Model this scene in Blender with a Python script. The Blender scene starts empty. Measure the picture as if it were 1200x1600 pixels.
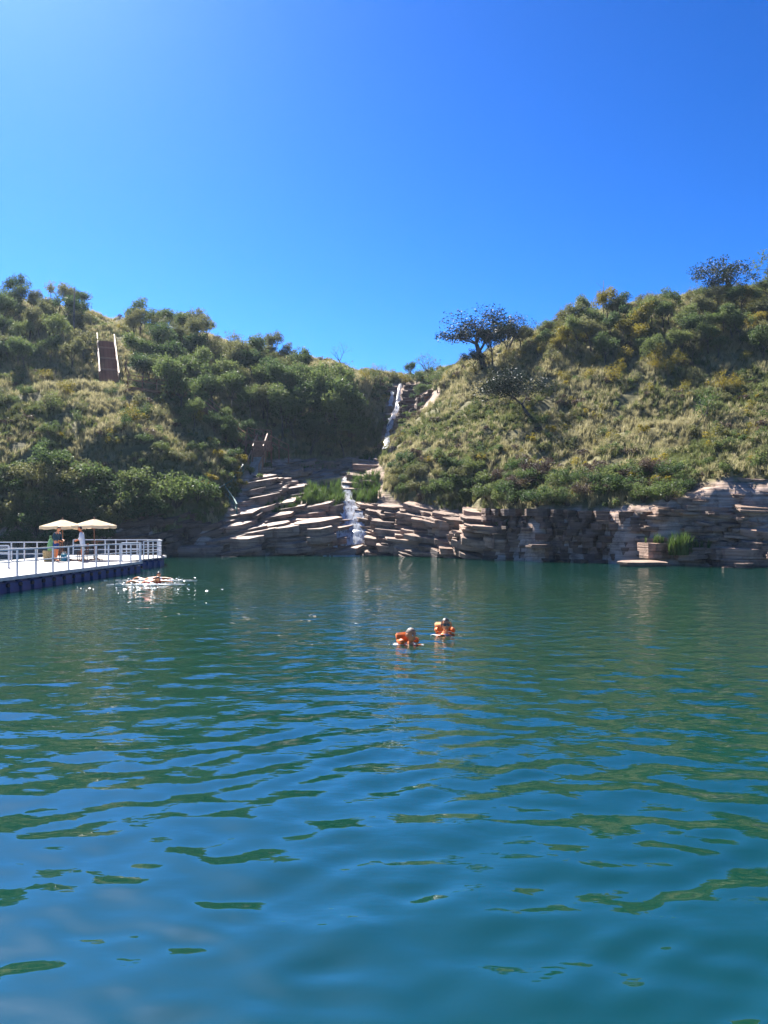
import bpy, bmesh, math, random
import numpy as np
from mathutils import Vector, Matrix, Euler, noise as mnoise
R = math.radians
PI = math.pi
S = bpy.context.scene
COL = S.collection

# ------------------------------------------------------------------ camera
F, HX, HY, CH = 1180.0, 600.0, 823.0, 2.2          # focal length in photo pixels, horizon, eye height
cam_d = bpy.data.cameras.new('camera')
cam = bpy.data.objects.new('camera', cam_d); COL.objects.link(cam)
cam.location = (0, 0, CH); cam.rotation_euler = (R(90), 0, 0)
cam_d.sensor_width = 36.0; cam_d.lens = 36.0 * F / 1600.0
cam_d.shift_y = (HY - 800.0) / 1600.0
cam_d.clip_start = 0.1; cam_d.clip_end = 4000
S.camera = cam

# ------------------------------------------------------------------ sky and sun
SUN_EL, SUN_AZ = 46.0, -32.0                        # azimuth from +Y, negative = left
world = bpy.data.worlds.new('World'); S.world = world; world.use_nodes = True
nt = world.node_tree; nt.nodes.clear()
wo = nt.nodes.new('ShaderNodeOutputWorld'); bg = nt.nodes.new('ShaderNodeBackground')
sky = nt.nodes.new('ShaderNodeTexSky'); sky.sky_type = 'NISHITA'; sky.sun_disc = False
sky.sun_elevation = R(SUN_EL); sky.sun_rotation = R(SUN_AZ)
sky.altitude = 300; sky.air_density = 1.1; sky.dust_density = 0.5; sky.ozone_density = 10.0
# the photograph's sky is a deep saturated azure: an even contrast curve over the whole sky
hs = nt.nodes.new('ShaderNodeGamma'); hs.inputs['Gamma'].default_value = 1.65
hc = nt.nodes.new('ShaderNodeHueSaturation'); hc.inputs['Saturation'].default_value = 1.08
pm = nt.nodes.new('ShaderNodeVectorMath'); pm.operation = 'SCALE'; pm.inputs['Scale'].default_value = 0.50
nt.links.new(sky.outputs[0], pm.inputs[0]); nt.links.new(pm.outputs[0], hs.inputs['Color']); nt.links.new(hs.outputs[0], hc.inputs['Color']); nt.links.new(hc.outputs[0], bg.inputs['Color'])
bg.inputs['Strength'].default_value = 0.054
nt.links.new(bg.outputs[0], wo.inputs['Surface'])
sd = bpy.data.lights.new('sun', 'SUN'); sd.energy = 5.0; sd.angle = R(0.55); sd.color = (1.0, 0.95, 0.87)
sun = bpy.data.objects.new('sun', sd); COL.objects.link(sun)
sdir = Vector((math.sin(R(SUN_AZ)) * math.cos(R(SUN_EL)), math.cos(R(SUN_AZ)) * math.cos(R(SUN_EL)), math.sin(R(SUN_EL))))
sun.rotation_euler = sdir.to_track_quat('Z', 'Y').to_euler(); sun.location = (-60, 80, 90)
S.view_settings.view_transform = 'Standard'; S.view_settings.look = 'None'
S.view_settings.gamma = 1.0; S.view_settings.exposure = 1.8; S.view_settings.use_curve_mapping = False
S.cycles.max_bounces = 8; S.cycles.transparent_max_bounces = 12
S.cycles.sample_clamp_indirect = 8

# ------------------------------------------------------------------ helpers
rng = random.Random(7)
nrg = np.random.default_rng(7)

def W(px, py, d):
    return Vector(((px - HX) / F * d, d, CH + (HY - py) / F * d))

def tag(o, label=None, cat=None, group=None, kind=None):
    if label: o['label'] = label
    if cat: o['category'] = cat
    if group: o['group'] = group
    if kind: o['kind'] = kind
    return o

def mesh_from(name, verts, faces, smooth=False):
    me = bpy.data.meshes.new(name)
    me.from_pydata([tuple(v) for v in verts], [], faces); me.update()
    if smooth:
        me.polygons.foreach_set('use_smooth', [True] * len(me.polygons))
    return me

def link(name, me, mat=None, parent=None):
    o = bpy.data.objects.new(name, me); COL.objects.link(o)
    if mat is not None and me is not None and len(me.materials) == 0: me.materials.append(mat)
    if parent is not None: o.parent = parent
    return o

def empty(name, loc=(0, 0, 0), rz=0.0, parent=None):
    o = bpy.data.objects.new(name, None); COL.objects.link(o)
    o.location = loc; o.rotation_euler = (0, 0, rz); o.empty_display_size = 0.2
    if parent is not None: o.parent = parent
    return o

class MB:
    """collects simple solids into one mesh"""
    def __init__(self): self.v = []; self.f = []
    def add(self, verts, faces):
        n = len(self.v); self.v += [tuple(p) for p in verts]; self.f += [tuple(i + n for i in f) for f in faces]; return self
    def box(self, x0, x1, y0, y1, z0, z1):
        return self.add([(x0,y0,z0),(x1,y0,z0),(x1,y1,z0),(x0,y1,z0),(x0,y0,z1),(x1,y0,z1),(x1,y1,z1),(x0,y1,z1)],
                        [(0,3,2,1),(4,5,6,7),(0,1,5,4),(1,2,6,5),(2,3,7,6),(3,0,4,7)])
    def bar(self, a, b, w, h=None, up=(0, 0, 1)):
        a = Vector(a); b = Vector(b); h = h or w; d = (b - a).normalized(); up = Vector(up)
        s = d.cross(up)
        if s.length < 1e-4: s = d.cross(Vector((1, 0, 0)))
        s.normalize(); u = s.cross(d).normalized(); s *= w / 2; u *= h / 2
        vs = [a - s - u, a + s - u, a + s + u, a - s + u, b - s - u, b + s - u, b + s + u, b - s + u]
        return self.add(vs, [(0,1,2,3),(7,6,5,4),(0,4,5,1),(1,5,6,2),(2,6,7,3),(3,7,4,0)])
    def tube(self, pts, rad, n=6, cap=True):
        pts = [Vector(p) for p in pts]
        if not hasattr(rad, '__len__'): rad = [rad] * len(pts)
        base = len(self.v); rings = []
        for i, p in enumerate(pts):
            d = (pts[min(i + 1, len(pts) - 1)] - pts[max(i - 1, 0)]).normalized()
            s = d.cross(Vector((0.13, 0.21, 0.97)))
            if s.length < 1e-3: s = d.cross(Vector((1, 0, 0)))
            s.normalize(); u = s.cross(d)
            for k in range(n):
                a = 2 * PI * k / n
                self.v.append(tuple(p + (s * math.cos(a) + u * math.sin(a)) * rad[i]))
        for i in range(len(pts) - 1):
            for k in range(n):
                a = base + i * n + k; b = base + i * n + (k + 1) % n
                self.f.append((a, b, b + n, a + n))
        if cap:
            self.f.append(tuple(base + k for k in range(n))[::-1])
            self.f.append(tuple(base + (len(pts) - 1) * n + k for k in range(n)))
        return self
    def lathe(self, prof, n=16, c=(0, 0, 0)):
        base = len(self.v)
        for (r, z) in prof:
            for k in range(n):
                a = 2 * PI * k / n; self.v.append((c[0] + r * math.cos(a), c[1] + r * math.sin(a), c[2] + z))
        for i in range(len(prof) - 1):
            for k in range(n):
                a = base + i * n + k; b = base + i * n + (k + 1) % n
                self.f.append((a, b, b + n, a + n))
        return self
    def build(self, name, mat, parent=None, smooth=False):
        return link(name, mesh_from(name, self.v, self.f, smooth), mat, parent)

# ------------------------------------------------------------------ materials
def new_mat(name):
    m = bpy.data.materials.new(name); m.use_nodes = True
    t = m.node_tree; t.nodes.clear()
    out = t.nodes.new('ShaderNodeOutputMaterial')
    return m, t, out

def N(t, typ, **kw):
    n = t.nodes.new(typ)
    for k, v in kw.items():
        if hasattr(n, k): setattr(n, k, v)
        else: n.inputs[k.replace('_', ' ')].default_value = v
    return n

def ramp(t, stops, fac):
    r = t.nodes.new('ShaderNodeValToRGB'); e = r.color_ramp.elements
    while len(e) > len(stops): e.remove(e[-1])
    while len(e) < len(stops): e.new(0.5)
    for i, (p, c) in enumerate(stops):
        e[i].position = p; e[i].color = (c[0], c[1], c[2], 1)
    t.links.new(fac, r.inputs[0]); return r

def mat_simple(name, color, rough=0.6, var=0.12, scale=6.0, metallic=0.0, bump=0.0, spec=0.5):
    m, t, out = new_mat(name)
    p = N(t, 'ShaderNodeBsdfPrincipled'); p.inputs['Roughness'].default_value = rough
    p.inputs['Metallic'].default_value = metallic; p.inputs['Specular IOR Level'].default_value = spec
    tc = N(t, 'ShaderNodeTexCoord'); nz = N(t, 'ShaderNodeTexNoise'); nz.inputs['Scale'].default_value = scale
    nz.inputs['Detail'].default_value = 5
    t.links.new(tc.outputs['Object'], nz.inputs['Vector'])
    lo = [max(0, c * (1 - 2 * var)) for c in color]; hi = [min(1, c * (1 + 2 * var)) for c in color]
    r = ramp(t, [(0.3, lo), (0.7, hi)], nz.outputs['Fac'])
    t.links.new(r.outputs[0], p.inputs['Base Color'])
    if bump:
        b = N(t, 'ShaderNodeBump'); b.inputs['Strength'].default_value = bump; b.inputs['Distance'].default_value = 0.02
        t.links.new(nz.outputs['Fac'], b.inputs['Height']); t.links.new(b.outputs[0], p.inputs['Normal'])
    t.links.new(p.outputs[0], out.inputs['Surface'])
    return m

def mat_leaf(name, c0, c1, c2, trans=0.4, rough=0.55):
    """leaf: diffuse + translucent, colour varies per plant and per leaf"""
    m, t, out = new_mat(name)
    oi = N(t, 'ShaderNodeObjectInfo'); ge = N(t, 'ShaderNodeNewGeometry')
    nz = N(t, 'ShaderNodeTexNoise'); nz.inputs['Scale'].default_value = 0.35; nz.inputs['Detail'].default_value = 3
    t.links.new(ge.outputs['Position'], nz.inputs['Vector'])
    mx = N(t, 'ShaderNodeMath', operation='MULTIPLY_ADD'); mx.inputs[1].default_value = 0.55
    t.links.new(oi.outputs['Random'], mx.inputs[0])
    m2 = N(t, 'ShaderNodeMath', operation='MULTIPLY_ADD'); m2.inputs[1].default_value = 0.45; m2.inputs[2].default_value = -0.1
    t.links.new(ge.outputs['Random Per Island'], m2.inputs[0])
    m3 = N(t, 'ShaderNodeMath', operation='MULTIPLY_ADD'); m3.inputs[1].default_value = 0.35
    t.links.new(nz.outputs['Fac'], m3.inputs[0]); t.links.new(m2.outputs[0], m3.inputs[2])
    t.links.new(m3.outputs[0], mx.inputs[2])
    r = ramp(t, [(0.1, c0), (0.5, c1), (0.95, c2)], mx.outputs[0])
    p = N(t, 'ShaderNodeBsdfPrincipled'); p.inputs['Roughness'].default_value = rough; p.inputs['Specular IOR Level'].default_value = 0.35
    tr = N(t, 'ShaderNodeBsdfTranslucent'); ms = N(t, 'ShaderNodeMixShader'); ms.inputs[0].default_value = trans
    t.links.new(r.outputs[0], p.inputs['Base Color']); t.links.new(r.outputs[0], tr.inputs['Color'])
    t.links.new(p.outputs[0], ms.inputs[1]); t.links.new(tr.outputs[0], ms.inputs[2])
    t.links.new(ms.outputs[0], out.inputs['Surface'])
    return m

def rock_color(t, tc_out, scale=1.0, wet=None):
    """pinkish layered quartzite: bands in z, blotches, dark lichen"""
    mp = N(t, 'ShaderNodeMapping'); mp.inputs['Scale'].default_value = (0.25 * scale, 0.25 * scale, 5.0 * scale)
    mp.inputs['Rotation'].default_value = (0.02, 0.07, 0)
    t.links.new(tc_out, mp.inputs['Vector'])
    n1 = N(t, 'ShaderNodeTexNoise'); n1.inputs['Scale'].default_value = 1.6; n1.inputs['Detail'].default_value = 7; n1.inputs['Roughness'].default_value = 0.65
    t.links.new(mp.outputs[0], n1.inputs['Vector'])
    n2 = N(t, 'ShaderNodeTexNoise'); n2.inputs['Scale'].default_value = 0.9 * scale; n2.inputs['Detail'].default_value = 8; n2.inputs['Roughness'].default_value = 0.7
    t.links.new(tc_out, n2.inputs['Vector'])
    r1 = ramp(t, [(0.28, (0.13, 0.09, 0.07)), (0.43, (0.33, 0.235, 0.175)), (0.58, (0.48, 0.36, 0.285)), (0.78, (0.58, 0.48, 0.40))], n1.outputs['Fac'])
    r2 = ramp(t, [(0.36, (0.30, 0.28, 0.27)), (0.52, (1, 1, 1))], n2.outputs['Fac'])
    mu = N(t, 'ShaderNodeMixRGB', blend_type='MULTIPLY'); mu.inputs[0].default_value = 0.85
    t.links.new(r1.outputs[0], mu.inputs[1]); t.links.new(r2.outputs[0], mu.inputs[2])
    return mu.outputs[0], n1, n2

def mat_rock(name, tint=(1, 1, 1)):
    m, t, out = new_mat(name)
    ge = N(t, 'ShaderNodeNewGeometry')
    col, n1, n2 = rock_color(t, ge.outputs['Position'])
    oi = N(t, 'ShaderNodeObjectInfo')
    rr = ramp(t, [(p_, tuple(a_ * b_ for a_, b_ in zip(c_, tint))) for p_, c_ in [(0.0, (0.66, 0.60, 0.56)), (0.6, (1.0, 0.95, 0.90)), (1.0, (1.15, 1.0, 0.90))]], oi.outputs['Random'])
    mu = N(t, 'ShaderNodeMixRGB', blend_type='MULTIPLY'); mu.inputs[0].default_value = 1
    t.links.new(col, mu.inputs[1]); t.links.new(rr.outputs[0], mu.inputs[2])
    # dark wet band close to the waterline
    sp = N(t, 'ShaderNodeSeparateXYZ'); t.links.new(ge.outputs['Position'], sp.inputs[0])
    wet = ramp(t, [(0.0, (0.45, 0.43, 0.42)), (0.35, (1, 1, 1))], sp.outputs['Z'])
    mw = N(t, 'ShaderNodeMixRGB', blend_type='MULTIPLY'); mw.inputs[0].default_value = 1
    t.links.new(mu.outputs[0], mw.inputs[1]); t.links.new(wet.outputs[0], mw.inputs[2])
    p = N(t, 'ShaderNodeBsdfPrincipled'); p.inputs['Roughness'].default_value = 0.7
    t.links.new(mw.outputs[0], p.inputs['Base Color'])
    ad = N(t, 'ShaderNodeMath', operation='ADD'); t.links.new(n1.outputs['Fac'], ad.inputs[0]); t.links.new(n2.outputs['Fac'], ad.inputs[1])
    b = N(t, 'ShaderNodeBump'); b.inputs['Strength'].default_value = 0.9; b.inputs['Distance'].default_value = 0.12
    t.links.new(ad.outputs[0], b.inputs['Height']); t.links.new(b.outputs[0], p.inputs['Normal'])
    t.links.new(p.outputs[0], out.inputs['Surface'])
    return m

def mat_terrain():
    m, t, out = new_mat('hillside_soil_and_rock')
    ge = N(t, 'ShaderNodeNewGeometry')
    col, n1, n2 = rock_color(t, ge.outputs['Position'])
    g1 = N(t, 'ShaderNodeTexNoise'); g1.inputs['Scale'].default_value = 0.22; g1.inputs['Detail'].default_value = 8; g1.inputs['Roughness'].default_value = 0.7
    t.links.new(ge.outputs['Position'], g1.inputs['Vector'])
    gr = ramp(t, [(0.3, (0.055, 0.065, 0.022)), (0.48, (0.13, 0.12, 0.05)), (0.62, (0.22, 0.19, 0.09)), (0.78, (0.17, 0.12, 0.075))], g1.outputs['Fac'])
    at = N(t, 'ShaderNodeAttribute', attribute_name='rock')
    mx = N(t, 'ShaderNodeMixRGB'); t.links.new(at.outputs['Fac'], mx.inputs[0])
    t.links.new(gr.outputs[0], mx.inputs[1]); t.links.new(col, mx.inputs[2])
    p = N(t, 'ShaderNodeBsdfPrincipled'); p.inputs['Roughness'].default_value = 0.9; p.inputs['Specular IOR Level'].default_value = 0.2
    t.links.new(mx.outputs[0], p.inputs['Base Color'])
    b = N(t, 'ShaderNodeBump'); b.inputs['Strength'].default_value = 0.8; b.inputs['Distance'].default_value = 0.15
    t.links.new(n1.outputs['Fac'], b.inputs['Height']); t.links.new(b.outputs[0], p.inputs['Normal'])
    t.links.new(p.outputs[0], out.inputs['Surface'])
    return m

def mat_water():
    m, t, out = new_mat('lake_water')
    ge = N(t, 'ShaderNodeNewGeometry')
    p = N(t, 'ShaderNodeBsdfPrincipled'); p.inputs['Roughness'].default_value = 0.02; p.inputs['IOR'].default_value = 2.2
    nz = N(t, 'ShaderNodeTexNoise'); nz.inputs['Scale'].default_value = 0.15; nz.inputs['Detail'].default_value = 2
    t.links.new(ge.outputs['Position'], nz.inputs['Vector'])
    r = ramp(t, [(0.3, (0.002, 0.029, 0.020)), (0.7, (0.003, 0.034, 0.022))], nz.outputs['Fac'])
    t.links.new(r.outputs[0], p.inputs['Base Color'])
    mp = N(t, 'ShaderNodeMapping'); mp.inputs['Scale'].default_value = (0.55, 1.0, 1.0)
    t.links.new(ge.outputs['Position'], mp.inputs['Vector'])
    n2 = N(t, 'ShaderNodeTexNoise'); n2.inputs['Scale'].default_value = 4.0; n2.inputs['Detail'].default_value = 3; n2.inputs['Roughness'].default_value = 0.5
    t.links.new(mp.outputs[0], n2.inputs['Vector'])
    # wind patches far from the shore modulate the small ripples
    n3 = N(t, 'ShaderNodeTexNoise'); n3.inputs['Scale'].default_value = 0.09; n3.inputs['Detail'].default_value = 3
    t.links.new(mp.outputs[0], n3.inputs['Vector'])
    sp = N(t, 'ShaderNodeSeparateXYZ'); t.links.new(ge.outputs['Position'], sp.inputs[0])
    mr = N(t, 'ShaderNodeMapRange'); mr.inputs['From Min'].default_value = 4; mr.inputs['From Max'].default_value = 24
    mr.inputs['To Min'].default_value = 0.14; mr.inputs['To Max'].default_value = 0.75
    t.links.new(sp.outputs['Y'], mr.inputs['Value'])
    wr = ramp(t, [(0.35, (0.35,) * 3), (0.65, (1.0,) * 3)], n3.outputs['Fac'])
    mm = N(t, 'ShaderNodeMath', operation='MULTIPLY'); t.links.new(mr.outputs[0], mm.inputs[0]); t.links.new(wr.outputs[0], mm.inputs[1])
    b = N(t, 'ShaderNodeBump'); b.inputs['Distance'].default_value = 0.10
    t.links.new(mm.outputs[0], b.inputs['Strength'])
    t.links.new(n2.outputs['Fac'], b.inputs['Height']); t.links.new(b.outputs[0], p.inputs['Normal'])
    t.links.new(p.outputs[0], out.inputs['Surface'])
    return m

def mat_fall():
    m, t, out = new_mat('falling_white_water')
    ge = N(t, 'ShaderNodeNewGeometry')
    mp = N(t, 'ShaderNodeMapping'); mp.inputs['Scale'].default_value = (6.0, 2.5, 1.0)
    t.links.new(ge.outputs['Position'], mp.inputs['Vector'])
    nz = N(t, 'ShaderNodeTexNoise'); nz.inputs['Scale'].default_value = 1.1; nz.inputs['Detail'].default_value = 6; nz.inputs['Roughness'].default_value = 0.7
    t.links.new(mp.outputs[0], nz.inputs['Vector'])
    r = ramp(t, [(0.34, (0,) * 3), (0.50, (1,) * 3)], nz.outputs['Fac'])
    p = N(t, 'ShaderNodeBsdfPrincipled'); p.inputs['Base Color'].default_value = (0.82, 0.86, 0.90, 1); p.inputs['Roughness'].default_value = 0.25
    tl = N(t, 'ShaderNodeBsdfTranslucent'); tl.inputs['Color'].default_value = (0.85, 0.88, 0.92, 1)
    mx = N(t, 'ShaderNodeMixShader'); mx.inputs[0].default_value = 0.5
    t.links.new(p.outputs[0], mx.inputs[1]); t.links.new(tl.outputs[0], mx.inputs[2])
    tr = N(t, 'ShaderNodeBsdfTransparent'); ms = N(t, 'ShaderNodeMixShader')
    t.links.new(r.outputs[0], ms.inputs[0]); t.links.new(tr.outputs[0], ms.inputs[1]); t.links.new(mx.outputs[0], ms.inputs[2])
    t.links.new(ms.outputs[0], out.inputs['Surface'])
    return m

M = {}
M['terrain'] = mat_terrain(); M['rock'] = mat_rock('layered_pink_rock', (0.84, 0.81, 0.80)); M['rock_shade'] = mat_rock('shade_darkened_rock', (0.40, 0.36, 0.35)); M['water'] = mat_water(); M['fall'] = mat_fall()  # second rock: darker copy with the cliffs' shade put into its colour
M['bark'] = mat_simple('bark', (0.075, 0.058, 0.045), 0.9, 0.25, 8, bump=0.6)
M['deadwood'] = mat_simple('grey_dead_wood', (0.13, 0.11, 0.10), 0.9, 0.2, 8, bump=0.5)
M['leaf_dark'] = mat_leaf('leaf_dark_green', (0.034, 0.066, 0.024), (0.07, 0.115, 0.036), (0.125, 0.165, 0.05), 0.5)
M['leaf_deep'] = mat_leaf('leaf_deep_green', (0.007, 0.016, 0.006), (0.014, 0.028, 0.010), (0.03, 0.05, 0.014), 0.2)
M['leaf_mid'] = mat_leaf('leaf_mid_green', (0.06, 0.10, 0.03), (0.11, 0.155, 0.045), (0.18, 0.21, 0.065), 0.5)
M['leaf_olive'] = mat_leaf('leaf_olive', (0.075, 0.09, 0.035), (0.135, 0.145, 0.055), (0.20, 0.195, 0.075), 0.5)
M['leaf_yellow'] = mat_leaf('leaf_yellow_green', (0.11, 0.11, 0.014), (0.20, 0.175, 0.02), (0.32, 0.25, 0.03), 0.45)
M['leaf_lush'] = mat_leaf('leaf_lush_green', (0.04, 0.08, 0.015), (0.07, 0.125, 0.025), (0.11, 0.16, 0.04), 0.4)
M['leaf_rust'] = mat_leaf('leaf_purple_brown', (0.05, 0.035, 0.03), (0.09, 0.06, 0.045), (0.13, 0.09, 0.06), 0.35)
M['grass_dry'] = mat_leaf('dry_grass', (0.20, 0.185, 0.08), (0.32, 0.29, 0.14), (0.45, 0.40, 0.23), 0.45, 0.7)
M['grass_green'] = mat_leaf('green_grass', (0.07, 0.095, 0.025), (0.125, 0.15, 0.045), (0.19, 0.20, 0.07), 0.45, 0.7)
M['wood'] = mat_simple('red_brown_timber', (0.24, 0.105, 0.055), 0.7, 0.2, 5, bump=0.2)
M['wood_light'] = mat_simple('sunbleached_handrail', (0.38, 0.19, 0.10), 0.55, 0.15, 5, bump=0.2)
M['white_paint'] = mat_simple('white_painted_steel', (0.66, 0.67, 0.69), 0.4, 0.05, 3)
M['deck'] = mat_simple('pale_deck_board', (0.30, 0.29, 0.285), 0.75, 0.08, 4, bump=0.1)
M['pontoon'] = mat_simple('blue_plastic_float', (0.016, 0.05, 0.17), 0.45, 0.15, 3)
M['rubber'] = mat_simple('black_rubber', (0.02, 0.02, 0.022), 0.7, 0.1, 6)
M['canvas'] = mat_simple('cream_canvas', (0.72, 0.60, 0.40), 0.85, 0.06, 8)
M['green_rail'] = mat_simple('green_painted_rail', (0.04, 0.13, 0.10), 0.5, 0.1, 4)
M['grey_metal'] = mat_simple('galvanised_rail', (0.45, 0.46, 0.48), 0.4, 0.1, 4)
M['concrete'] = mat_simple('grey_concrete', (0.32, 0.30, 0.28), 0.9, 0.15, 3, bump=0.3)
M['skin'] = mat_simple('skin', (0.85, 0.31, 0.12), 0.5, 0.06, 10)
M['skin_dark'] = mat_simple('tanned_skin', (0.78, 0.26, 0.09), 0.5, 0.06, 10)
M['hair'] = mat_simple('dark_hair', (0.02, 0.014, 0.011), 0.45, 0.2, 30)
M['hair_grey'] = mat_simple('grey_hair', (0.20, 0.15, 0.12), 0.6, 0.2, 30)
M['eye_white'] = mat_simple('eye_white', (0.75, 0.73, 0.7), 0.3, 0.02, 5)
M['dark'] = mat_simple('dark_lens', (0.008, 0.008, 0.01), 0.15, 0.1, 5)
M['lip'] = mat_simple('lip', (0.30, 0.10, 0.09), 0.5, 0.05, 8)
M['orange'] = mat_simple('orange_life_jacket', (0.85, 0.16, 0.015), 0.6, 0.08, 12)
M['orange_pale'] = mat_simple('pale_orange_float_foam', (0.90, 0.36, 0.10), 0.6, 0.08, 12)
M['red'] = mat_simple('red_fabric', (0.60, 0.03, 0.03), 0.6, 0.08, 12)
M['white_cloth'] = mat_simple('white_cotton', (0.76, 0.76, 0.78), 0.85, 0.05, 12)
M['teal_cloth'] = mat_simple('dark_teal_shirt', (0.012, 0.06, 0.085), 0.8, 0.12, 12)
M['blue_cloth'] = mat_simple('blue_cloth', (0.02, 0.06, 0.22), 0.8, 0.1, 12)
M['beige_cloth'] = mat_simple('beige_cloth', (0.42, 0.32, 0.22), 0.85, 0.1, 12)
M['green_cloth'] = mat_simple('light_green_towel', (0.25, 0.52, 0.20), 0.85, 0.1, 12)
M['wicker'] = mat_simple('yellow_wicker', (0.55, 0.38, 0.16), 0.85, 0.2, 25, bump=0.3)
M['teal_plastic'] = mat_simple('teal_plastic', (0.03, 0.25, 0.33), 0.4, 0.06, 5)
M['foam'] = mat_simple('white_splash_foam', (0.85, 0.87, 0.90), 0.35, 0.05, 20)

# ------------------------------------------------------------------ terrain height
SH = [(-1800, 40), (-600, 52), (0, 54), (260, 56), (400, 56.6), (545, 57.6), (640, 56), (700, 53.6), (770, 50.6), (850, 47.6), (980, 44.8), (1100, 42.6), (1200, 41), (1500, 37), (2400, 30), (6000, 15)]
SHX = np.array([(p - HX) / F * d for p, d in SH]); SHY = np.array([d for p, d in SH])
def shore(x): return np.interp(x, SHX, SHY)
CK_X = [(-600, 1.6), (0, 1.6), (300, 1.6), (380, 1.1), (545, 0.9), (660, 1.1), (740, 2.2), (800, 4.5), (1000, 4.0), (1085, 1.8), (1300, 1.7)]
CKX = np.array([(p - HX) / F * 52 for p, k in CK_X]); CKK = np.array([k for p, k in CK_X])
CP = [(0,475,100),(100,488,98),(200,515,97),(300,530,95),(400,557,95),(500,578,93),(565,600,91),(-250,455,104),(-600,450,104),
      (0,600,74),(100,602,75),(170,602,75),(200,606,77),(300,622,78),(400,645,79),(480,652,81),(-300,600,74),
      (0,700,61),(100,712,61),(200,722,61),(300,737,63),(350,720,66),(-300,700,60),
      (0,780,57),(100,790,57),(200,800,57.5),(280,800,58.5),(330,790,59.5),(-300,780,56),
      (400,728,70),(450,733,72),(520,735,74),(570,727,76),(600,702,82),
      (420,770,65),(480,772,65.5),(540,757,68),(590,762,66),
      (440,808,61),(500,806,61.5),(545,800,62),(600,797,61),(660,795,59),(720,798,56.5),(760,803,53.8),
      (400,838,58.5),(500,838,59),(550,845,59),(620,838,58.5),(700,838,55),
      (605,700,85),(612,650,90),(625,607,96),(640,592,101),(655,606,95),(560,705,82),(585,640,91),(545,640,88),
      (612,735,66),(650,662,75),(690,597,85),(750,567,85),(800,547,85),(850,522,85),(950,497,84),(1050,487,83),(1200,468,82),(1450,450,80),
      (700,662,71),(800,622,72),(900,592,72),(1000,580,71),(1100,575,70),(1200,570,69),(1450,560,66),
      (650,730,63),(750,722,60),(850,720,58),(950,720,55.5),(1050,715,53),(1200,708,50),(1450,700,46),
      (640,782,59.5),(700,784,57),(770,780,53.8),(850,775,50.8),(950,775,47.8),(1050,770,45.5),(1200,752,43),(1450,745,39)]
CXYZ = [tuple(W(*c)) for c in CP] + [(-55,135,29),(-25,135,25),(3,130,21),(22,130,26),(50,130,30),(-130,110,30),(130,90,30),
      (-160,220,20),(0,240,20),(160,220,20),(-140,50,4),(110,35,3),(-400,300,10),(400,300,10),(0,480,10)]
CA = np.array(CXYZ)
def _u(r2): return np.where(r2 > 1e-9, 0.5 * r2 * np.log(r2 + 1e-12), 0.0)
_n = len(CA); _sc = 50.0
_P = CA[:, :2] / _sc
_K = _u(((_P[:, None] - _P[None]) ** 2).sum(-1)) + np.eye(_n) * 2e-4
_Q = np.c_[np.ones(_n), _P]
_A = np.block([[_K, _Q], [_Q.T, np.zeros((3, 3))]])
_w = np.linalg.solve(_A, np.r_[CA[:, 2], 0, 0, 0])

_wd = [(nrg.uniform(0, 2 * PI), nrg.uniform(0, 2 * PI), l, a) for l, a in
       [(11, .30), (8, .28), (6, .22), (4.6, .18), (3.4, .14), (2.5, .10), (1.9, .08), (1.4, .05), (5.3, .2), (2.9, .12), (1.1, .04)] for _ in range(2)]
def bumps(x, y):
    z = 0
    for a, ph, l, am in _wd:
        z = z + am * np.sin((x * math.cos(a) + y * math.sin(a)) * 2 * PI / l + ph + 1.3 * np.sin((x * math.sin(a) - y * math.cos(a)) * 2 * PI / (l * 2.3)))
    return z

def in_poly(px, py, poly):
    inside = np.zeros(np.shape(px), bool); j = len(poly) - 1
    for i in range(len(poly)):
        xi, yi = poly[i]; xj, yj = poly[j]
        c = ((yi > py) != (yj > py)) & (px < (xj - xi) * (py - yi) / (yj - yi + 1e-9) + xi)
        inside ^= c; j = i
    return inside
ROCK_POLY = [(330, 900), (345, 815), (372, 770), (392, 722), (450, 716), (520, 722), (585, 712), (602, 738), (598, 770), (640, 792), (700, 796), (770, 806), (800, 830), (800, 900)]
GULLY = [(590, 722), (600, 660), (606, 600), (660, 598), (685, 608), (690, 622), (640, 655), (616, 700), (606, 722)]

def hill(x, y):
    x = np.asarray(x, float); y = np.asarray(y, float)
    sh = x.shape; xf = x.ravel() / _sc; yf = y.ravel() / _sc
    z = np.zeros(xf.size)
    for s in range(0, xf.size, 20000):
        e = slice(s, s + 20000)
        r2 = (xf[e, None] - _P[None, :, 0]) ** 2 + (yf[e, None] - _P[None, :, 1]) ** 2
        z[e] = _u(r2) @ _w[:_n] + _w[_n] + _w[_n + 1] * xf[e] + _w[_n + 2] * yf[e]
    return z.reshape(sh)

def rockmask(x, y, z):
    px = HX + F * x / np.maximum(y, 1); py = HY - F * (z - CH) / np.maximum(y, 1)
    m = (in_poly(px, py, ROCK_POLY) & (y < 80)) | (in_poly(px, py, GULLY) & (y > 78))
    s = y - shore(x)
    m = m | (s < np.where(x > 17.8, 3.2, 1.6))
    return m.astype(float)

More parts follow.
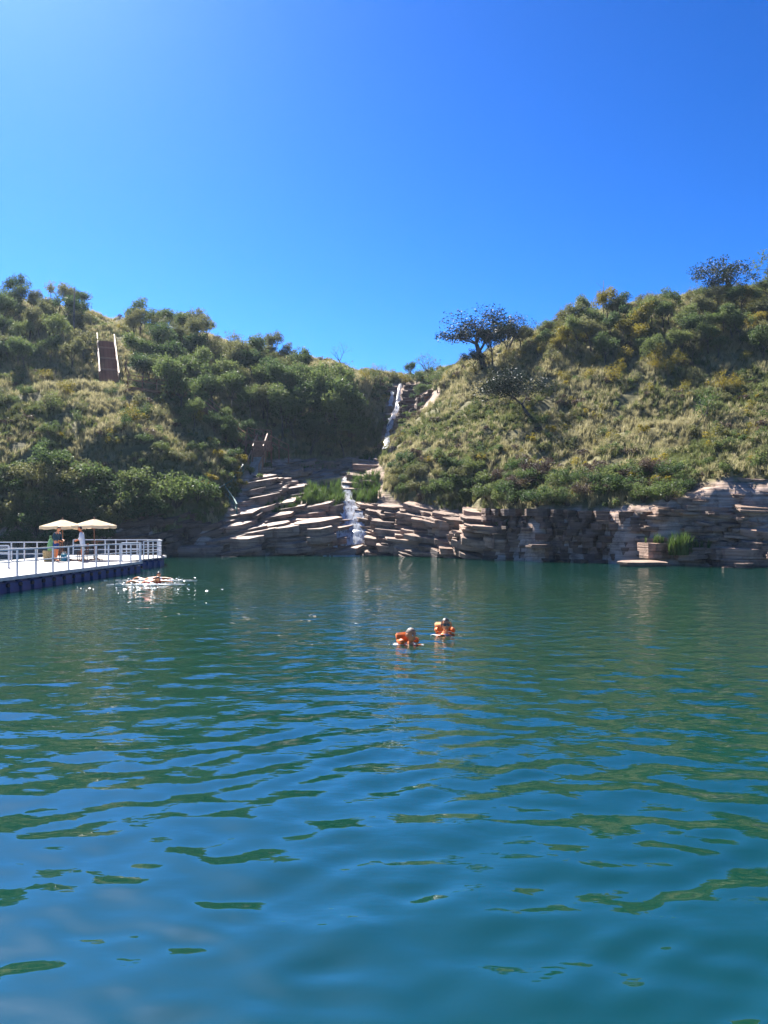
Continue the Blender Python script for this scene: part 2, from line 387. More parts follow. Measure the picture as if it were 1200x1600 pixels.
def height(x, y):
    x = np.asarray(x, float); y = np.asarray(y, float)
    z = hill(x, y)
    far = np.clip((np.maximum(np.abs(x) - 70, y - 130)) / 60, 0, 1)
    z = np.clip(z, -3, 45)
    z0 = z
    rk = rockmask(x, y, z)
    b = bumps(x, y)
    z = z + b * (0.42 - 0.2 * rk)
    # terraces on bare rock (layers dip a little to the left)
    lay = 0.55; q = (z + 0.07 * x + 0.25 * b) / lay; fr = q - np.floor(q)
    st = (np.floor(q) + np.clip((fr - 0.55) / 0.45, 0, 1)) * lay - 0.07 * x - 0.25 * b
    z = z + (st - z) * rk * 0.8
    s = y - shore(x) + 0.9 * np.sin(x * 0.9) * 0.4 + 0.25 * np.sin(x * 2.7 + 1)
    k = np.interp(x, CKX, CKK)
    cl = -0.6 + k * s
    cl = np.where(s < 0, np.maximum(-0.6 + 0.5 * s, -4), cl)
    return np.minimum(z, cl)

def hz(x, y): return float(height(np.array([x]), np.array([y]))[0])

_ds = np.concatenate([np.arange(38, 110, 0.15), np.arange(110, 160, 0.5)])
def hit(px, py):
    xs = (px - HX) / F * _ds; zs = CH + (HY - py) / F * _ds
    h = height(xs, _ds); i = np.argmax(h >= zs)
    if h[i] < zs[i]: return None
    d = _ds[i]; return Vector(((px - HX) / F * d, d, float(h[i])))

def axis(segs):
    out = []
    for a, b, st in segs: out += list(np.arange(a, b - 1e-6, st))
    return np.array(out + [segs[-1][1]])
GX = axis([(-600, -120, 40), (-120, -56, 4), (-56, -18, 0.6), (-18, 22, 0.3), (22, 56, 0.6), (56, 120, 4), (120, 600, 40)])
GY = axis([(14, 36, 2.0), (36, 80, 0.3), (80, 110, 0.6), (110, 150, 2), (150, 700, 25)])
gx, gy = np.meshgrid(GX, GY)
gz = height(gx, gy)
far = np.clip((np.maximum(np.abs(gx) - 120, gy - 200)) / 120, 0, 1)
gz = gz * (1 - far) + np.minimum(gz, 8) * far
nx, ny = len(GX), len(GY)
verts = np.c_[gx.ravel(), gy.ravel(), gz.ravel()]
idx = np.arange(nx * ny).reshape(ny, nx)
quads = np.c_[idx[:-1, :-1].ravel(), idx[:-1, 1:].ravel(), idx[1:, 1:].ravel(), idx[1:, :-1].ravel()]
tm = bpy.data.meshes.new('hillside_terrain')
tm.vertices.add(len(verts)); tm.vertices.foreach_set('co', verts.ravel())
tm.loops.add(quads.size); tm.loops.foreach_set('vertex_index', quads.ravel().astype(np.int32))
tm.polygons.add(len(quads)); tm.polygons.foreach_set('loop_start', np.arange(0, quads.size, 4, dtype=np.int32))
tm.polygons.foreach_set('loop_total', np.full(len(quads), 4, np.int32)); tm.update(); tm.validate()
rk_all = rockmask(gx, gy, gz)
a = tm.attributes.new('rock', 'FLOAT', 'POINT'); a.data.foreach_set('value', rk_all.ravel().astype(np.float32))
terrain = link('hillside', tm, M['terrain']); tag(terrain, 'grassy hills around a rocky gully above the lake', 'hillside', kind='structure')

# ------------------------------------------------------------------ lake
def wave_field(x, y):
    r = np.random.default_rng(21)
    z = np.zeros_like(x)
    d = np.hypot(x, y)
    # gentle warp keeps the crests from running straight
    wx = x + 0.25 * np.sin(0.5 * y + 0.3 * x) + 0.12 * np.sin(1.1 * y - 0.6 * x + 1)
    wy = y + 0.18 * np.sin(0.5 * x + 0.2 * y + 2) + 0.1 * np.sin(1.2 * x + 0.5 * y)
    lam = np.exp(r.uniform(math.log(0.20), math.log(1.1), 60))
    for l in lam:
        th = -PI / 2 + r.normal(0.0, 0.72)
        slope = 0.0140 * (0.8 if l > 0.7 else 1.0)
        amp = slope * l / (2 * PI)
        res = np.clip((l / (d * 0.014) - 1.5) / 2, 0, 1)         # fade what the grid cannot carry
        z += res * amp * np.sin((wx * math.cos(th) + wy * math.sin(th)) * 2 * PI / l + r.uniform(0, 2 * PI))
    return z
nr, na = 760, 560
rr = np.exp(np.linspace(math.log(0.8), math.log(75), nr)); aa = np.linspace(R(-58), R(58), na)
wr_, wa_ = np.meshgrid(rr, aa, indexing='ij')
wx_ = wr_ * np.sin(wa_); wy_ = wr_ * np.cos(wa_)
wz_ = wave_field(wx_, wy_)
edge = np.clip((R(58) - np.abs(wa_)) / 0.08, 0, 1) * np.clip((75 - wr_) / 4, 0, 1) * np.clip((wr_ - 0.8) / 0.6, 0, 1)
wz_ *= edge
wv = np.c_[wx_.ravel(), wy_.ravel(), wz_.ravel()]
wi = np.arange(nr * na).reshape(nr, na)
wq = np.c_[wi[:-1, :-1].ravel(), wi[1:, :-1].ravel(), wi[1:, 1:].ravel(), wi[:-1, 1:].ravel()][:, ::-1]
# a flat skirt joins the waves to the wide open lake all round
rim = list(wi[-1, :]) + list(wi[:-1, -1][::-1]) + list(wi[0, :-1][::-1]) + list(wi[1:-1, 0])
rimc = wv[rim][:, :2]
outer = []
for k, c in enumerate(rimc):
    if k < na: ang = aa[k]; outer.append((600 * math.sin(ang), 600 * math.cos(ang), 0.0))
    elif k < na + nr - 1:
        f = (k - na) / (nr - 1); ang = R(58) + f * R(122); outer.append((600 * math.sin(ang), 600 * math.cos(ang), 0.0))
    elif k < na + nr - 1 + na - 1:
        outer.append((0.0, -600.0, 0.0))
    else:
        f = (k - (2 * na + nr - 2)) / (nr - 2); ang = -R(180) + f * R(122); outer.append((600 * math.sin(ang), 600 * math.cos(ang), 0.0))
nv0 = len(wv); allv = np.r_[wv, np.array(outer)]
nrim = len(rim)
sk = np.array([(rim[k], nv0 + k, nv0 + (k + 1) % nrim, rim[(k + 1) % nrim]) for k in range(nrim)])[:, ::-1]
allq = np.r_[wq, sk]
lm = bpy.data.meshes.new('lake')
lm.vertices.add(len(allv)); lm.vertices.foreach_set('co', allv.ravel())
lm.loops.add(allq.size); lm.loops.foreach_set('vertex_index', allq.ravel().astype(np.int32))
lm.polygons.add(len(allq)); lm.polygons.foreach_set('loop_start', np.arange(0, allq.size, 4, dtype=np.int32))
lm.polygons.foreach_set('loop_total', np.full(len(allq), 4, np.int32))
lm.polygons.foreach_set('use_smooth', np.ones(len(allq), bool)); lm.update(); lm.validate()
lake = link('lake', lm, M['water']); tag(lake, 'rippled green blue lake', 'lake', kind='structure')

# ------------------------------------------------------------------ rock slabs
def slab_mesh(seed, layers):
    """unit slab (1 x 1 x 1, top at z = 0): laminated stone with a broken outline"""
    r = random.Random(seed); n = 10
    base = []
    for k in range(n):
        a = 2 * PI * (k + r.uniform(-0.3, 0.3)) / n
        c, s = math.cos(a), math.sin(a)
        sq = 1.0 / max(abs(c), abs(s)) ** 0.75
        base.append((0.46 * c * sq * r.uniform(0.72, 1.08), 0.46 * s * sq * r.uniform(0.72, 1.08)))
    zs = [0.0]
    for l in range(layers): zs.append(zs[-1] - r.uniform(0.6, 1.4))
    zs = [z / -zs[-1] for z in zs]
    v, f = [], []
    for l in range(layers):
        off = (r.uniform(-0.05, 0.05), r.uniform(-0.05, 0.05)); grow = 1.0 + r.uniform(-0.10, 0.07)
        jit = [(r.uniform(-0.03, 0.03), r.uniform(-0.03, 0.03)) for _ in base]
        tilt = (r.uniform(-.05, .05), r.uniform(-.05, .05))
        i0 = len(v)
        for z, gg in ((zs[l], 0.985), (zs[l] - 0.07 / layers, 1.0), (zs[l + 1] + 0.06 / layers, 0.985)):
            for (x, y), (jx, jy) in zip(base, jit):
                X, Y = (x + jx) * grow * gg + off[0], (y + jy) * grow * gg + off[1]
                zz = z + (tilt[0] * X + tilt[1] * Y if l == 0 and gg != 0.985 else 0) + r.uniform(-0.02, 0.02)
                v.append((X, Y, zz))
        f.append(tuple(i0 + k for k in range(n)))
        for q in range(2):
            for k in range(n):
                a, b = i0 + q * n + k, i0 + q * n + (k + 1) % n
                f.append((a, a + n, b + n, b))
        f.append(tuple(i0 + 2 * n + k for k in range(n))[::-1])
    return mesh_from('rock_slab', v, f)
SLABS = [slab_mesh(100 + i, 1 + i % 3) for i in range(14)]
for me in SLABS: me.materials.append(M['rock'])
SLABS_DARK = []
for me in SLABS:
    c = me.copy(); c.materials.clear(); c.materials.append(M['rock_shade']); SLABS_DARK.append(c)
DARK_CLIFFS = ('shaded block', 'dark layered', 'dark rock')  # cliffs that get the rock with shade in its colour

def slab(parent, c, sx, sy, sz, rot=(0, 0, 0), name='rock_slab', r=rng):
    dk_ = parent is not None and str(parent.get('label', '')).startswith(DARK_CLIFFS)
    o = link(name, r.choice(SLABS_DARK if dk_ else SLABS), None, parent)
    o.location = c; o.scale = (sx, sy, sz); o.rotation_euler = rot
    return o

def slab_px(parent, x0, x1, y0, y1, d, depth=2.2, dip=0.0, lean=0.0, name='rock_slab'):
    """a block whose top front edge spans x0..x1 at y0 and whose face goes down to y1, front at distance d"""
    a = W(x0, y0, d); b = W(x1, y0, d); w = (b.x - a.x)
    th = (y1 - y0) / F * d
    return slab(parent, ((a.x + b.x) / 2, d + depth / 2, a.z), w * 1.06, depth, max(th, 0.08), (lean, dip, rng.uniform(-0.12, 0.12)), name)

# ledges either side of the falls
ledge_l = empty('cliff', hit(430, 850)); tag(ledge_l, 'layered pink rock ledges stepping down to the water left of the waterfall', 'cliff', kind='structure')
ledge_r = empty('cliff', hit(640, 850)); tag(ledge_r, 'sunlit layered rock ledges right of the waterfall', 'cliff', kind='structure')
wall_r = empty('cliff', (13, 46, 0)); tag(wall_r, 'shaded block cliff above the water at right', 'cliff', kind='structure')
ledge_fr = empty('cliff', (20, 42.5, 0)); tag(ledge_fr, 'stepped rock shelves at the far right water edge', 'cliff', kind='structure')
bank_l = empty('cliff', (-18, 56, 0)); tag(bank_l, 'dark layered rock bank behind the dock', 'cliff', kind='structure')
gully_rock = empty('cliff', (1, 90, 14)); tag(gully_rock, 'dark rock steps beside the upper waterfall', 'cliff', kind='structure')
for e in (ledge_l, ledge_r, wall_r, ledge_fr, bank_l, gully_rock):
    e['_o'] = 0; del e['_o']

def local(parent, o):                      # keep world position under an offset empty
    o.location = Vector(o.location) - Vector(parent.location)

def scatter_slabs(parent, poly, n, sw, sd_, th, dip, seed, maxd=1e9, sink=0.05, lean=0.2):
    r = random.Random(seed); xs = [p[0] for p in poly]; ys = [p[1] for p in poly]; k = 0; tries = 0; pts = []
    while k < n and tries < n * 40:
        tries += 1
        px, py = r.uniform(min(xs), max(xs)), r.uniform(min(ys), max(ys))
        if not in_poly(np.array([px]), np.array([py]), poly)[0]: continue
        if py > 750 and abs(px - np.interp(py, [752, 790, 822, 866], [536, 546, 552, 546])) < np.interp(py, [752, 810, 866], [9, 14, 24]): continue
        if py < 712 and abs(px - np.interp(py, [606, 645, 700], [625, 620, 604])) < 9: continue
        p = hit(px, py)
        if p is None or p.y > maxd or p.z < .2: continue
        if any((p - q).length < sw[0] * 0.36 for q in pts): continue
        pts.append(p); w = r.uniform(*sw)
        dd = dip(px) if callable(dip) else dip
        o = slab(parent, p + Vector((0, r.uniform(0, .5), r.uniform(-sink, 0.10))), w, r.uniform(*sd_), r.uniform(*th),
                 (lean + r.uniform(-.07, .07), dd + r.uniform(-.05, .05), r.uniform(-.3, .3)), r=r)
        local(parent, o); k += 1
dipf = lambda px: -0.13 if px < 520 else 0.06
scatter_slabs(ledge_l, [(345, 866), (350, 815), (375, 770), (392, 728), (460, 718), (590, 715), (600, 735), (590, 765), (545, 770), (540, 866)], 150, (2.2, 6.5), (1.8, 3.8), (0.3, 0.8), dipf, 5, lean=.2, sink=.32)
scatter_slabs(ledge_l, [(345, 866), (350, 815), (375, 770), (392, 728), (460, 718), (590, 715), (600, 735), (590, 765), (545, 770), (540, 866)], 90, (.5, 1.6), (.5, 1.3), (0.12, 0.3), dipf, 55, lean=.2, sink=.02)
scatter_slabs(ledge_r, [(540, 866), (545, 795), (600, 785), (650, 793), (770, 804), (790, 830), (760, 868)], 90, (2.0, 5.5), (1.6, 3.2), (0.3, 0.7), 0.07, 6, lean=.2, sink=.32)
scatter_slabs(ledge_r, [(540, 866), (545, 795), (600, 785), (650, 793), (770, 804), (790, 830), (760, 868)], 60, (.5, 1.5), (.5, 1.2), (0.12, 0.28), 0.07, 56, lean=.2, sink=.02)
scatter_slabs(gully_rock, [(596, 715), (604, 640), (608, 600), (660, 600), (684, 612), (640, 650), (614, 712)], 46, (1.0, 3.0), (1.0, 2.2), (0.5, 1.2), 0.04, 8, lean=-.12)
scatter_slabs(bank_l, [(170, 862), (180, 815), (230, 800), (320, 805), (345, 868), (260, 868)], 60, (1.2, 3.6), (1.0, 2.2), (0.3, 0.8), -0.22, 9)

def LP(par, *a, **k):
    o = slab_px(par, *a, **k); local(par, o); return o
for a in [(350,409,838,872,55.6),(262,352,852,872,55.6),(345,425,829,842,57.0),(400,470,822,838,57.4),(455,528,812,832,57.8),(473,522,823,846,56.6),
          (423,482,846,862,56.3),(410,478,838,850,57.2),(488,520,858,872,57.0),(380,440,806,820,60),(430,510,800,814,60.6),(395,460,782,794,62.5),(410,480,760,770,65),(470,545,745,752,69)]:
    LP(ledge_l, *a, depth=2.8, dip=-0.12 if a[2] < 836 else -0.04, lean=.16)
for a in [(612,672,800,812,57.6),(572,640,812,824,58.0),(575,668,826,838,57.2),(568,612,838,850,57.6),(590,668,842,854,56.4),(610,680,856,872,55.4),
          (673,716,800,836,55.0),(678,722,812,872,54.2),(716,768,806,838,53.2),(722,770,820,874,52.0),(690,760,797,804,56.0),(700,748,812,820,54.0)]:
    LP(ledge_r, *a, depth=2.6, dip=0.05, lean=.16)
# courses of blocks forming the shaded wall
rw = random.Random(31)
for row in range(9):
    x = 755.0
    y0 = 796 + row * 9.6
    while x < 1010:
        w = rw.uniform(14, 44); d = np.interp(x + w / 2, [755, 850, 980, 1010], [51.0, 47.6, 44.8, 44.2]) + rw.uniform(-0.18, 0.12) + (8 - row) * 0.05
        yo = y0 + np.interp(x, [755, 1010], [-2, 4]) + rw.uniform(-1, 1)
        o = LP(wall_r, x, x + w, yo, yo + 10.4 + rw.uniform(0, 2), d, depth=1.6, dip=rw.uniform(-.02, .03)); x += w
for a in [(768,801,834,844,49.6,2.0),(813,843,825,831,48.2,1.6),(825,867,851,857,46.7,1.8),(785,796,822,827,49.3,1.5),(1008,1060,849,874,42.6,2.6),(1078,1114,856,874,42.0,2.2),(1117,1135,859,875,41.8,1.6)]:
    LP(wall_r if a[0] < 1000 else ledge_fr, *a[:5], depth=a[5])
for a in [(978,1060,878,896,41.4,1.8),(1098,1134,835,841,42.1,2.4),(1128,1175,839,846,41.9,2.6),(1165,1235,842,853,41.4,2.8),(1146,1182,822,829,42.3,2.2),
          (1094,1126,813,817,42.9,2.0),(1122,1192,814,820,42.6,2.2),(1148,1170,804,810,42.9,1.8),(1116,1152,796,802,43.2,1.8),(1154,1240,790,797,43.1,1.8),(1176,1260,825,837,41.9,2.6),
          (1150,1250,741,747,45.2,3.4),(1060,1110,862,876,42.0,2.0),(1125,1260,856,888,41.0,2.4),(1100,1180,846,862,42.3,2.0),(1000,1080,800,850,45.2,2.0),(1070,1130,818,838,43.6,2.0)]:
    q_ = hit((a[0] + a[1]) / 2, a[2]); dd_ = a[4] if a[2] > 854 or a[0] < 1085 else q_.y - .75
    LP(ledge_fr, *a[:4], dd_, depth=a[5], lean=.07 if a[2] > 854 else .2)
scatter_slabs(ledge_fr, [(1000, 800), (1220, 770), (1220, 880), (1000, 878)], 60, (0.8, 2.6), (0.8, 1.8), (0.15, 0.4), 0.03, 17, lean=.1)
# loose stones at the waterline
def loose(px, py, d, s, label):
    o = slab(None, W(px, py, d), s[0], s[1], s[2], (rng.uniform(-.04, .04), rng.uniform(-.04, .04), rng.uniform(-.4, .4)), 'rock')
    tag(o, label, 'rock')
loose(1161, 880, 40.2, (1.1, 0.9, 0.55), 'small pale forked rock standing in the water at far right')
loose(1139, 886, 40.4, (0.9, 0.5, 0.15), 'thin flat rock barely above the water beside the forked rock')
loose(358, 870, 54.8, (1.3, 0.8, 0.3), 'low flat rock awash in front of the left ledge block')
loose(528, 870, 56.4, (1.2, 0.9, 0.35), 'pale wet rock at the left foot of the waterfall')
loose(577, 866, 56.6, (1.1, 0.8, 0.4), 'rounded pale rock at the right foot of the waterfall')
loose(757, 873, 50.6, (0.5, 0.4, 0.2), 'tiny white rock at the foot of the right cliff')

# ------------------------------------------------------------------ waterfalls
def stream(path, widths, parent, seed, name='water_stream', lift=0.10):
    """a strip of running water that follows the rock: path of photo pixels hit onto the ground"""
    r = random.Random(seed); pts = []
    for i in range(len(path) - 1):
        for k in range(5):
            f = k / 5; px = path[i][0] * (1 - f) + path[i + 1][0] * f; py = path[i][1] * (1 - f) + path[i + 1][1] * f
            w = (widths[i] * (1 - f) + widths[i + 1] * f) * 0.95
            p = hit(px, py)
            if p is not None: pts.append((p, w * r.uniform(0.75, 1.25)))
    v, f = [], []; nc = 6
    for p, w in pts:
        for c in range(nc):
            u = c / (nc - 1) - 0.5
            x = p.x + u * w + r.uniform(-.06, .06); y = p.y + r.uniform(-.05, .05)
            v.append((x, y - 0.25, max(hz(x, y), p.z) + lift + 0.10 * math.cos(u * PI) + r.uniform(-.03, .05)))
    for i in range(len(pts) - 1):
        for c in range(nc - 1):
            a = i * nc + c; f.append((a, a + 1, a + nc + 1, a + nc))
    o = link(name, mesh_from(name, v, f, True), M['fall'], parent)
    return o
wf1 = empty('waterfall', (0, 0, 0)); tag(wf1, 'narrow white upper waterfall dropping down the shaded gully', 'waterfall')
stream([(625, 606), (623, 625), (620, 645), (612, 662), (606, 682), (604, 700), (601, 712)], [0.35, 0.45, 0.6, 0.8, 0.55, 0.6, 0.7], wf1, 1, lift=0.35)
stream([(613, 618), (611, 632), (610, 642)], [0.3, 0.5, 0.4], wf1, 2, lift=0.3)
wf2 = empty('waterfall', (0, 0, 0)); tag(wf2, 'white lower cascade spreading over the lit ledges into the lake', 'waterfall')
stream([(536, 752), (541, 768), (546, 790), (549, 806), (551, 822)], [0.5, 0.8, 0.9, 1.4, 2.0], wf2, 3, lift=0.28)
stream([(552, 820), (552, 836), (548, 850), (545, 866)], [2.2, 2.4, 2.6, 2.4], wf2, 4, lift=0.30)
stream([(548, 806), (534, 830), (524, 850), (520, 866)], [0.5, 0.6, 0.7, 0.8], wf2, 5, lift=0.22)
stream([(556, 815), (566, 835), (560, 862)], [0.5, 0.8, 0.9], wf2, 6, lift=0.22)

# ------------------------------------------------------------------ plant builders
def leaf_faces(mb, c, n, rad, ls, r, flat=1.0):
    for _ in range(n):
        while True:
            p = Vector((r.uniform(-1, 1), r.uniform(-1, 1), r.uniform(-1, 1)))
            if p.length < 1: break
        p = Vector(c) + Vector((p.x * rad, p.y * rad, p.z * rad * flat))
        d = Vector((r.gauss(0, 1), r.gauss(0, 1), r.gauss(0, .7))).normalized()
        s = d.cross(Vector((r.gauss(0, 1), r.gauss(0, 1), r.gauss(0, 1)))).normalized()
        l = ls * r.uniform(0.6, 1.4); w = l * r.uniform(0.32, 0.5)
        nrm = d.cross(s) * l * 0.12
        i = len(mb.v)
        mb.v += [tuple(p - d * l / 2), tuple(p + s * w / 2 + nrm), tuple(p + d * l / 2), tuple(p - s * w / 2 + nrm)]
        mb.f += [(i, i + 1, i + 2), (i, i + 2, i + 3)]

def gen_tree(seed, h=4.0, spread=1.6, fork=0.35, levels=3, leaves=1500, clump=0.42, ls=0.22, lean=(0, 0), nb=3, trunk_r=0.1, upright=0.5, flat=0.75, bare=0.0):
    r = random.Random(seed); tw = MB(); ends = []
    def grow(p, d, length, rad, lv):
        pts = [p]; rads = [rad]; q = p.copy(); dd = d.copy(); ns = 3
        for i in range(ns):
            dd = (dd + Vector((r.gauss(0, .16), r.gauss(0, .16), r.gauss(0, .08) + 0.05))).normalized()
            q = q + dd * length / ns; pts.append(q.copy()); rads.append(rad * (1 - 0.45 * (i + 1) / ns))
            if lv < levels and i >= 1 and r.random() < 0.5:
                side = Vector((r.gauss(0, 1), r.gauss(0, 1), upright * r.uniform(0.2, 1))).normalized()
                grow(q.copy(), (dd * 0.4 + side).normalized(), length * r.uniform(.5, .75), rads[-1] * .6, lv + 1)
        tw.tube(pts, rads, 5 if lv < 2 else 3, cap=lv == 0)
        if 1 <= lv < levels: ends.append((pts[-1] + pts[-2]) / 2)
        if lv >= levels: ends.append(q); ends.append((q + pts[-2]) / 2); return
        for k in range(nb):
            a = 2 * PI * (k + r.uniform(-.3, .3)) / nb
            side = Vector((math.cos(a), math.sin(a), 0))
            grow(q.copy(), (dd * upright + side * spread * 0.5 + Vector((0, 0, r.uniform(-.45, .6)))).normalized(), length * r.uniform(.55, .8), rads[-1] * .72, lv + 1)
        if lv >= levels - 1: ends.append(q)
    grow(Vector((0, 0, -0.15)), Vector((lean[0], lean[1], 1)).normalized(), h * fork, trunk_r, 0)
    top = max(e.z for e in ends); sc = h / (top + clump * 0.5)
    cr = MB(); per = max(1, int(leaves / len(ends)))
    for e in ends:
        if r.random() < bare: continue
        leaf_faces(cr, e, int(per * r.uniform(.5, 1.5)), clump * r.uniform(.7, 1.25) / sc, ls / sc, r, flat)
    tv = [tuple(Vector(v) * sc) for v in tw.v]; cv = [tuple(Vector(v) * sc) for v in cr.v]
    return mesh_from('trunk', tv, tw.f, True), mesh_from('crown', cv, cr.f)

def gen_shrub(seed, h=1.6, w=1.8, leaves=800, ls=0.16, lumps=9):
    r = random.Random(seed); tw = MB(); cr = MB()
    for k in range(lumps):
        a = r.uniform(0, 2 * PI); q = r.uniform(0.1, 1) ** 0.6 * w * 0.42
        z = h * r.uniform(0.3, 0.85) * (1 - 0.35 * (q / (w * .5)) ** 2)
        c = Vector((q * math.cos(a), q * math.sin(a), z))
        tw.tube([(c.x * .1, c.y * .1, -0.1), (c.x * .5, c.y * .5, z * .6), c], [0.035, 0.022, 0.01], 4, False)
        leaf_faces(cr, c, int(leaves / lumps * r.uniform(.6, 1.4)), h * r.uniform(.2, .36), ls, r, 0.9)
    return mesh_from('stem', tw.v, tw.f, True), mesh_from('foliage', cr.v, cr.f)

def variants(fn, seeds, **kw): return [fn(s, **kw) for s in seeds]
TR_WOOD = variants(gen_tree, [1, 2, 3, 4], h=4.0, leaves=2600, clump=0.52, ls=0.23, spread=1.35, upright=.85, fork=.26, flat=1.0)
TR_OPEN = variants(gen_tree, [11, 12, 13], h=3.6, leaves=1100, clump=0.4, ls=0.2, spread=1.7, fork=.38, upright=.6, flat=.85)
SH_ROUND = variants(gen_shrub, [21, 22, 23, 24], h=1.7, w=2.2, leaves=1300, ls=0.17, lumps=12)
SH_LOW = variants(gen_shrub, [31, 32, 33], h=1.0, w=1.5, leaves=600, ls=0.15, lumps=8)
SH_AIRY = variants(gen_shrub, [41, 42, 43], h=2.0, w=1.7, leaves=600, ls=0.16, lumps=10)

_matcache = {}
def with_mat(me, mat):
    k = (me.name, mat.name)
    if k not in _matcache:
        c = me.copy(); c.materials.clear(); c.materials.append(mat); _matcache[k] = c
    return _matcache[k]

def plant(kind, pair, loc, s, mat, label, cat, group=None, rz=None, bark='bark', sz=None, r=rng):
    root = empty(kind, loc, r.uniform(0, 2 * PI) if rz is None else rz)
    root.scale = (s, s, sz or s * (r.uniform(.95, 1.4) if 'tree' in kind else r.uniform(.85, 1.2)))
    n1, n2 = ('trunk', 'crown') if 'tree' in kind else ('stem', 'foliage')
    link(n1, with_mat(pair[0], M[bark]), None, root)
    if pair[1] is not None and len(pair[1].vertices): link(n2, with_mat(pair[1], M[mat]), None, root)
    tag(root, label, cat, group)
    return root

def zone(kind, protos, poly, n, srange, mats, where, cat, group, seed, mind=0.6, yr=None):
    label = where; got = []
    r = random.Random(seed); xs = [p[0] for p in poly]; ys = [p[1] for p in poly]; pts = []; t = 0
    while len(pts) < n and t < n * 30:
        t += 1; px, py = r.uniform(min(xs), max(xs)), r.uniform(min(ys), max(ys))
        if not in_poly(np.array([px]), np.array([py]), poly)[0]: continue
        p = hit(px, py)
        if p is None: continue
        s = r.uniform(*srange)
        if any((p - q).length < mind * (s + qs) for q, qs in pts): continue
        if kind == 'tree' and 140 < px < 196 and 520 < py < 650: continue      # keep the long stair open to view
        pts.append((p, s)); mt = r.choice(mats); got.append((px, py, s, mt, plant(kind, r.choice(protos), p, s, mt, label, cat, group, r=r)))
    if not got: return
    gx_ = sorted(g[0] for g in got); gy_ = sorted(g[1] for g in got); gs_ = sorted(g[2] for g in got); n = len(got); seen = {}
    for px, py, s, mt, o in got:
        h = 'far left' if px <= gx_[n // 5] else 'left' if px <= gx_[2 * n // 5] else 'middle' if px <= gx_[3 * n // 5] else 'right' if px <= gx_[4 * n // 5] else 'far right'
        v = 'upper' if py <= gy_[n // 3] else 'central' if py <= gy_[2 * n // 3] else 'lower'
        z_ = 'small' if s <= gs_[n // 3] else 'medium' if s <= gs_[2 * n // 3] else 'large'
        c_ = dict(leaf_dark='dark green', leaf_mid='mid green', leaf_olive='olive', leaf_yellow='yellow green', leaf_lush='bright green', leaf_rust='brownish')[mt]
        o['label'] = '%s %s %s %s, %s %s' % (z_, c_, cat, where, v, h)

# ------------------------------------------------------------------ trees and shrubs, left hill
zone('tree', TR_WOOD, [(-40, 482), (60, 480), (130, 496), (130, 520), (-40, 520)], 14, (.65, .95), ['leaf_dark', 'leaf_olive', 'leaf_dark'], "in the left hilltop skyline row", 'tree', 'trees on the left skyline', 51, .9)
zone('tree', TR_WOOD, [(165, 520), (245, 518), (325, 532), (325, 560), (190, 545)], 14, (.65, .95), ['leaf_dark', 'leaf_mid', 'leaf_olive'], "on the left ridge beyond the long stairs", 'tree', 'ridge trees right of the stairs', 52, .85)
zone('tree', TR_OPEN + TR_WOOD, [(330, 548), (480, 577), (480, 600), (330, 580)], 15, (.5, .8), ['leaf_olive', 'leaf_mid'], "on the low left ridge", 'tree', 'small trees on the left ridge', 53, .9)
zone('tree', TR_WOOD, [(0, 520), (140, 520), (140, 600), (0, 590)], 16, (.55, .85), ['leaf_mid', 'leaf_olive', 'leaf_dark'], "on the slope left of the long stairs", 'tree', 'trees left of the stairs', 54, .9)
zone('tree', TR_WOOD, [(195, 560), (330, 560), (345, 640), (300, 668), (270, 632), (200, 612)], 16, (.7, 1.0), ['leaf_mid', 'leaf_dark', 'leaf_mid'], "beside the timber walkway", 'tree', 'trees beside the walkway', 55, .8)
zone('tree', TR_WOOD, [(340, 575), (440, 590), (480, 640), (400, 680), (350, 650)], 18, (.7, 1.0), ['leaf_dark', 'leaf_mid', 'leaf_olive'], "on the hillside between stairs and gully", 'tree', 'trees between stairs and gully', 56, .8)
zone('tree', TR_WOOD, [(440, 620), (530, 640), (560, 700), (470, 716), (440, 690)], 26, (.9, 1.3), ['leaf_dark', 'leaf_dark', 'leaf_mid'], "in the shaded hollow by the upper waterfall", 'tree', 'trees in the shaded hollow', 57, .7)
plant('tree', TR_OPEN[0], hit(537, 716), 1.05, 'leaf_lush', 'light green tree at the back of the rock plateau in the hollow', 'tree')
zone('shrub', SH_ROUND, [(0, 600), (330, 640), (380, 730), (300, 760), (0, 700)], 24, (.45, .85), ['leaf_mid', 'leaf_olive', 'leaf_dark', 'leaf_mid'], "rounded, on the grassy left slope", 'shrub', 'shrubs on the left slope', 58, .8)
zone('shrub', SH_AIRY, [(0, 590), (200, 610), (330, 640), (360, 700), (0, 690)], 18, (.5, .9), ['leaf_yellow', 'leaf_olive', 'leaf_lush', 'leaf_mid'], "airy, in the left slope grass", 'shrub', 'airy bushes on the left slope', 59, .8)
zone('shrub', SH_ROUND, [(-20, 735), (120, 745), (250, 768), (320, 778), (330, 795), (190, 830), (165, 862), (-20, 865)], 64, (.55, 1.7), ['leaf_dark', 'leaf_dark', 'leaf_mid', 'leaf_olive'], "on the shaded bank behind the dock", 'shrub', 'shrubs on the shaded bank', 60, .55)
zone('shrub', SH_LOW, [(330, 690), (385, 700), (372, 780), (330, 810), (320, 770)], 22, (.6, 1.1), ['leaf_lush', 'leaf_mid', 'leaf_yellow'], "low, beside the green handrail", 'shrub', 'bushes by the handrail steps', 61, .6)
zone('shrub', SH_LOW, [(395, 728), (420, 725), (425, 748), (400, 760), (390, 745)], 5, (.7, 1.0), ['leaf_mid'], "on the rock below the timber stair", 'shrub', 'bushes below the stair foot', 62, .6)
